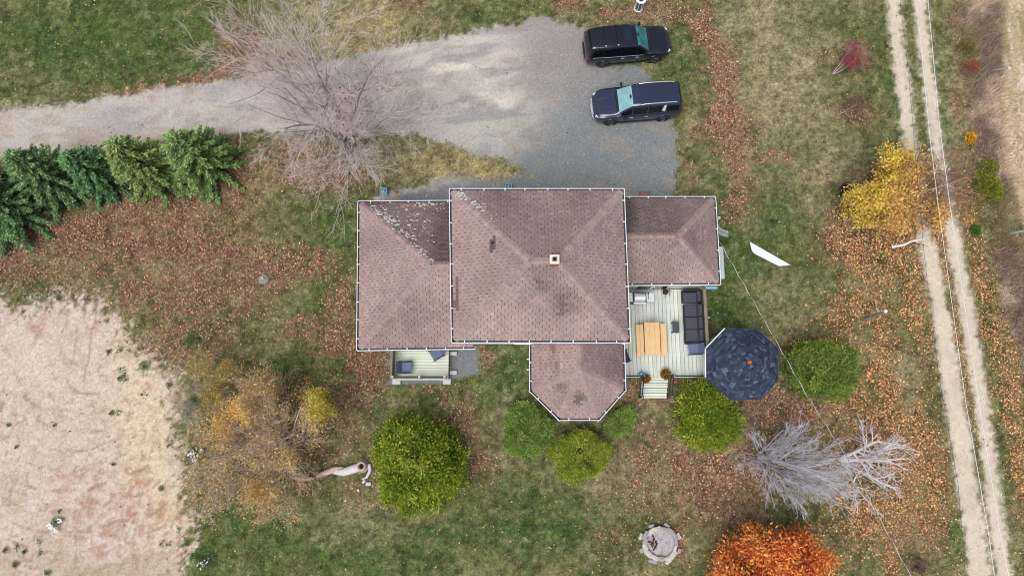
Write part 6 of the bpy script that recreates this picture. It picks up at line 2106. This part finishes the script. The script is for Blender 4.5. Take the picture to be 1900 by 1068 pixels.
# curved stone bench, small ornament, step slab
cb = at(1342, 432, .4)
ben = thing('curved_bench', 'small curved grey stone bench beside the east wall', 'bench', (cb.x, cb.y, 0), 0)
arc = MB()
M_BENCH = mat('bench_stone', S(148, 156, 150), .85, noise=.12, nscale=9, bump=.3)
def arcpt(a, r): return (math.cos(a) * r + .28, math.sin(a) * r + .72)
aa = np.linspace(math.radians(205), math.radians(268), 8)
poly = [arcpt(a, .95) for a in aa] + [arcpt(a, .60) for a in aa[::-1]]
MB().prism(poly, .36, .43).build('seat', M_BENCH, ben)
poly = [arcpt(a, .785) for a in aa] + [arcpt(a, .765) for a in aa[::-1]]
MB().prism(poly, .43, .434).build('groove', M_PLAST, ben)
for a in (aa[1], aa[-2]):
    q = arcpt(a, .78)
    MB().box((q[0], q[1], .18), (.24, .12, .36), rz=a + math.pi / 2).build('leg', M_BENCH, ben)
ob = at(1331, 407)
orn = thing('garden_light', 'little round white garden light by the east gutter', 'light', (ob.x, ob.y, 0))
MB().lathe([(.0, .22), (.06, .2), (.085, .14), (.06, .08), (.02, .06), (.018, 0)], (0, 0, .18), 14).build('globe', mat('white_globe', S(214, 222, 228), .3), orn)
MB().lathe([(.02, .2), (.02, .02), (.07, .0)], (0, 0, 0), 10).build('stake', M_STEELP, orn)
p = at(1338, 487, .35)
stp = thing('stone_step', 'long pale concrete step against the east wall', 'step', (p.x, p.y, 0))
MB().box((-.04, 0, .2), (.36, 1.75, .4), bev=.015).build('step_body', mat('pale_step', S(184, 192, 200), .8, noise=.1, nscale=6), stp)
MB().box((.0, 0, .405), (.22, 1.6, .012)).build('tread', mat('pale_tread', S(196, 202, 208), .8, noise=.1, nscale=6), stp)
# well cap in the leaves
p = at(490, 518)
wc = thing('well_cap', 'round grey concrete disc with white pipe among brown leaves', 'well cover', (p.x, p.y, 0))
MB().lathe([(.0, .12), (.22, .12), (.27, .09), (.29, 0)], (0, 0, 0), 18).build('disc', mat('well_concrete', S(138, 130, 132), .95, noise=.4, nscale=9, bump=.8), wc)
MB().lathe([(.04, .1), (.045, .3), (.03, .31), (.0, .3)], (0, .0, 0), 10).build('pipe', M_WHITE, wc)
# teal lanterns by the north side
M_TEALP = mat('teal_metal', S(92, 132, 142), .45)
M_TEALG = mat('teal_glass', S(120, 160, 172), .2)
for (q, lab, rz_) in (((711.5, 354), 'square teal lantern at the lowest right twigs of the bare tree', .02), ((943.5, 346), 'square teal lantern at the main roof north gutter', .05)):
    p = at(*q, .3)
    ln = thing('lantern', lab, 'lantern', (p.x, p.y, 0), rz_, 'teal lanterns on the north side')
    mb = MB()
    for dx, dy, sx, sy in ((0, -.16, .38, .05), (0, .16, .38, .05), (-.165, 0, .05, .27), (.165, 0, .05, .27)):
        mb.box((dx, dy, .28), (sx, sy, .12))
        mb.box((dx * 1.02, dy * 1.02, .03), (sx, sy, .06))
    mb.build('frame', M_TEALG, ln)
    MB().box((0, 0, .14), (.27, .27, .2)).build('glass_box', M_TEALP, ln)
    MB().add([(-.135, -.135, .24), (.135, -.135, .24), (.135, .135, .24), (-.135, .135, .24), (0, 0, .31)], [(0, 1, 4), (1, 2, 4), (2, 3, 4), (3, 0, 4)]).build('lid', M_TEALP, ln)
    MB().lathe([(.0, .07), (.03, .06), (.035, .02), (.02, 0)], (0, 0, .30), 10).build('finial', M_WHITE, ln)
p = at(1197, 366)
mt = thing('door_mat', 'brown door mat on gravel at the east wing north eave', 'mat', (p.x, p.y + .12, 0))
MB().box((0, 0, .012), (.62, .4, .02), bev=.006).build('mat_pile', mat('coir', S(120, 92, 78), .95, noise=.25, nscale=30), mt)
MB().box((0, 0, .023), (.5, .3, .006)).build('mat_border', mat('coir_light', S(134, 106, 90), .95, noise=.25, nscale=30), mt)
# octagonal lighthouse ornament at the top edge
p = at(1184.5, 20)
oc = thing('lawn_lighthouse', 'white framed octagonal wooden lawn lantern at the top picture edge', 'ornament', (p.x, p.y + .12, 0))
M_PANEL = mat('dark_panel', S(92, 90, 80), .6, noise=.15)
def octp(r): return [(r * math.cos(math.pi / 8 + k * math.pi / 4), r * math.sin(math.pi / 8 + k * math.pi / 4)) for k in range(8)]
MB().prism(octp(.20), .05, .86).build('body_panel', M_PANEL, oc)
MB().prism(octp(.27), .0, .06).build('base_frame', M_WHITE, oc)
for x_, y_ in octp(.22):
    MB().tube([(x_ * 1.08, y_ * 1.08, .05), (x_, y_, .88)], .025, 4).build('corner_post', M_WHITE, oc)
tp = MB()
for r0, r1, z0, z1 in ((.30, .30, .86, .90), (.30, .17, .90, .92)):
    a_, b_ = octp(r0), octp(r1)
    for k in range(8):
        tp.add([(*a_[k], z0), (*a_[(k + 1) % 8], z0), (*b_[(k + 1) % 8], z1), (*b_[k], z1)], [(0, 1, 2, 3)])
tp.build('gallery', M_WHITE, oc)
MB().prism(octp(.17), .87, .90).build('top_opening', M_BLACK, oc)
MB().lathe([(.1, .88), (.09, 1.0), (.06, 1.05), (.0, 1.06)], (0, .02, 0), 8).build('lantern_top', mat('slate_blue', S(92, 100, 124), .5), oc)
# clothes line post and leaning posts
p0, p1_ = at(1604, 593), at(1644, 577, 1.9)
cp = thing('line_post', 'leaning grey timber post with white top and side arm on the lawn', 'post', p0)
d_ = p1_ - p0
M_GREYW = mat('grey_timber', S(140, 128, 124), .85, noise=.25, nscale=6, bump=.4)
MB().tube([(0, 0, -.1), d_ * .5, d_ * .97], [.085, .08, .075], 9).build('shaft', M_GREYW, cp)
MB().tube([d_ * .955, d_ * 1.0], .085, 10).build('cap', M_WHITE, cp)
MB().tube([d_ * .74 + Vector((0, .04, 0)), d_ * .74 + Vector((-.2, .30, .02))], .045, 7).build('arm', mat('arm_grey', S(168, 168, 172), .7), cp)
for (a, b, z1_, lab, r0, r1) in (((1838, 131), (1873, 126.5), 1.1, 'pale blue grey post leaning in the brush near the top', .02, .07), ((1872, 433), (1912, 426), 1.2, 'pale post leaning out of the brush at the right edge', .06, .065)):
    p0, p1_ = at(*a), at(*b, z1_)
    q = thing('leaning_post', lab, 'post', p0, 0, 'pale posts in the brush')
    d_ = p1_ - p0
    MB().tube([(0, 0, -.05), d_ * .5 + Vector((0, 0, .02)), d_], [r0, (r0 + r1) / 2, r1], 8).build('shaft', mat('pale_post', S(186, 194, 198), .7, noise=.1), q)
    MB().tube([d_ * .985, d_ * 1.005], r1 * 1.05, 8).build('top', M_STEELP, q)

# ------------------------------------------------------------------ wires
M_WIRE = mat('bright_wire', S(226, 226, 230), .4)
M_WIREB = mat('black_wire', S(58, 58, 62), .6)
def wire(name, label, pts, z, r, m, group=None, sag=.35, ext=.5):
    P = [at(*q, z_) for q, z_ in zip(pts, z if isinstance(z, (list, tuple)) else [z] * len(pts))]
    P = [P[0] + (P[0] - P[1]).normalized() * 25] + P + [P[-1] + (P[-1] - P[-2]).normalized() * 25]
    o = thing(name, label, 'cable', P[0], 0, group)
    fine = []
    for a, b in zip(P, P[1:]):
        for k in range(12): fine.append(a + (b - a) * (k / 12))
    fine.append(P[-1])
    MB().tube([q - P[0] for q in fine], r, 5).build('strand', m, o)
    return o
wire('power_line', 'white overhead power line over the middle of the lane', [(1700, 0), (1711, 107), (1725, 250), (1740.6, 380), (1791, 740), (1833.6, 985), (1845.6, 1068)], 8.0, .011, M_WIRE, 'power lines over the lane')
wire('power_line', 'white overhead power line over the right wheel track', [(1721.7, 0), (1732, 110), (1743, 230), (1762.5, 380), (1816, 745), (1854, 980), (1871.5, 1068)], 8.2, .012, M_WIRE, 'power lines over the lane')
wire('phone_line', 'thin dark overhead cable along the left wheel track', [(1670, 0), (1686, 140), (1698.6, 290), (1714.6, 470), (1741, 690), (1778, 900), (1791, 1068)], 6.2, .007, M_WIREB)
# twisted service cable from the east wing towards the lower right
A, B = at(1331, 441, 2.75), at(1500, 738, 4.6)
Cc_, Dd = at(1572, 850, 5.4), at(1690, 1068, 6.3)
sv = thing('service_cable', 'twisted pale service cable from the house over gazebo and lawn', 'cable', A)
path = []
anc = [A, B, Cc_, Dd, Dd + (Dd - Cc_) * 2.2]
for a, b in zip(anc, anc[1:]):
    n_ = max(8, int((b - a).length / .12))
    for k in range(n_): path.append(a + (b - a) * (k / n_))
path.append(anc[-1])
tot = 0.0
lists = [[], [], []]
prev = path[0]
for i, q in enumerate(path):
    tot += (q - prev).length
    prev = q
    t_ = (path[min(i + 1, len(path) - 1)] - path[max(i - 1, 0)]).normalized()
    a_ = t_.cross(Vector((0, 0, 1))).normalized(); b_ = t_.cross(a_)
    for k in range(3):
        ph = tot / 1.05 * 2 * math.pi + k * 2 * math.pi / 3
        lists[k].append(q - A + (a_ * math.cos(ph) + b_ * math.sin(ph)) * .017)
MB().tube(lists[0], .010, 5).build('bare_strand', M_WIRE, sv)
MB().tube(lists[1], .006, 5).build('black_strand', M_WIREB, sv)
MB().tube(lists[2], .006, 5).build('black_strand', M_WIREB, sv)
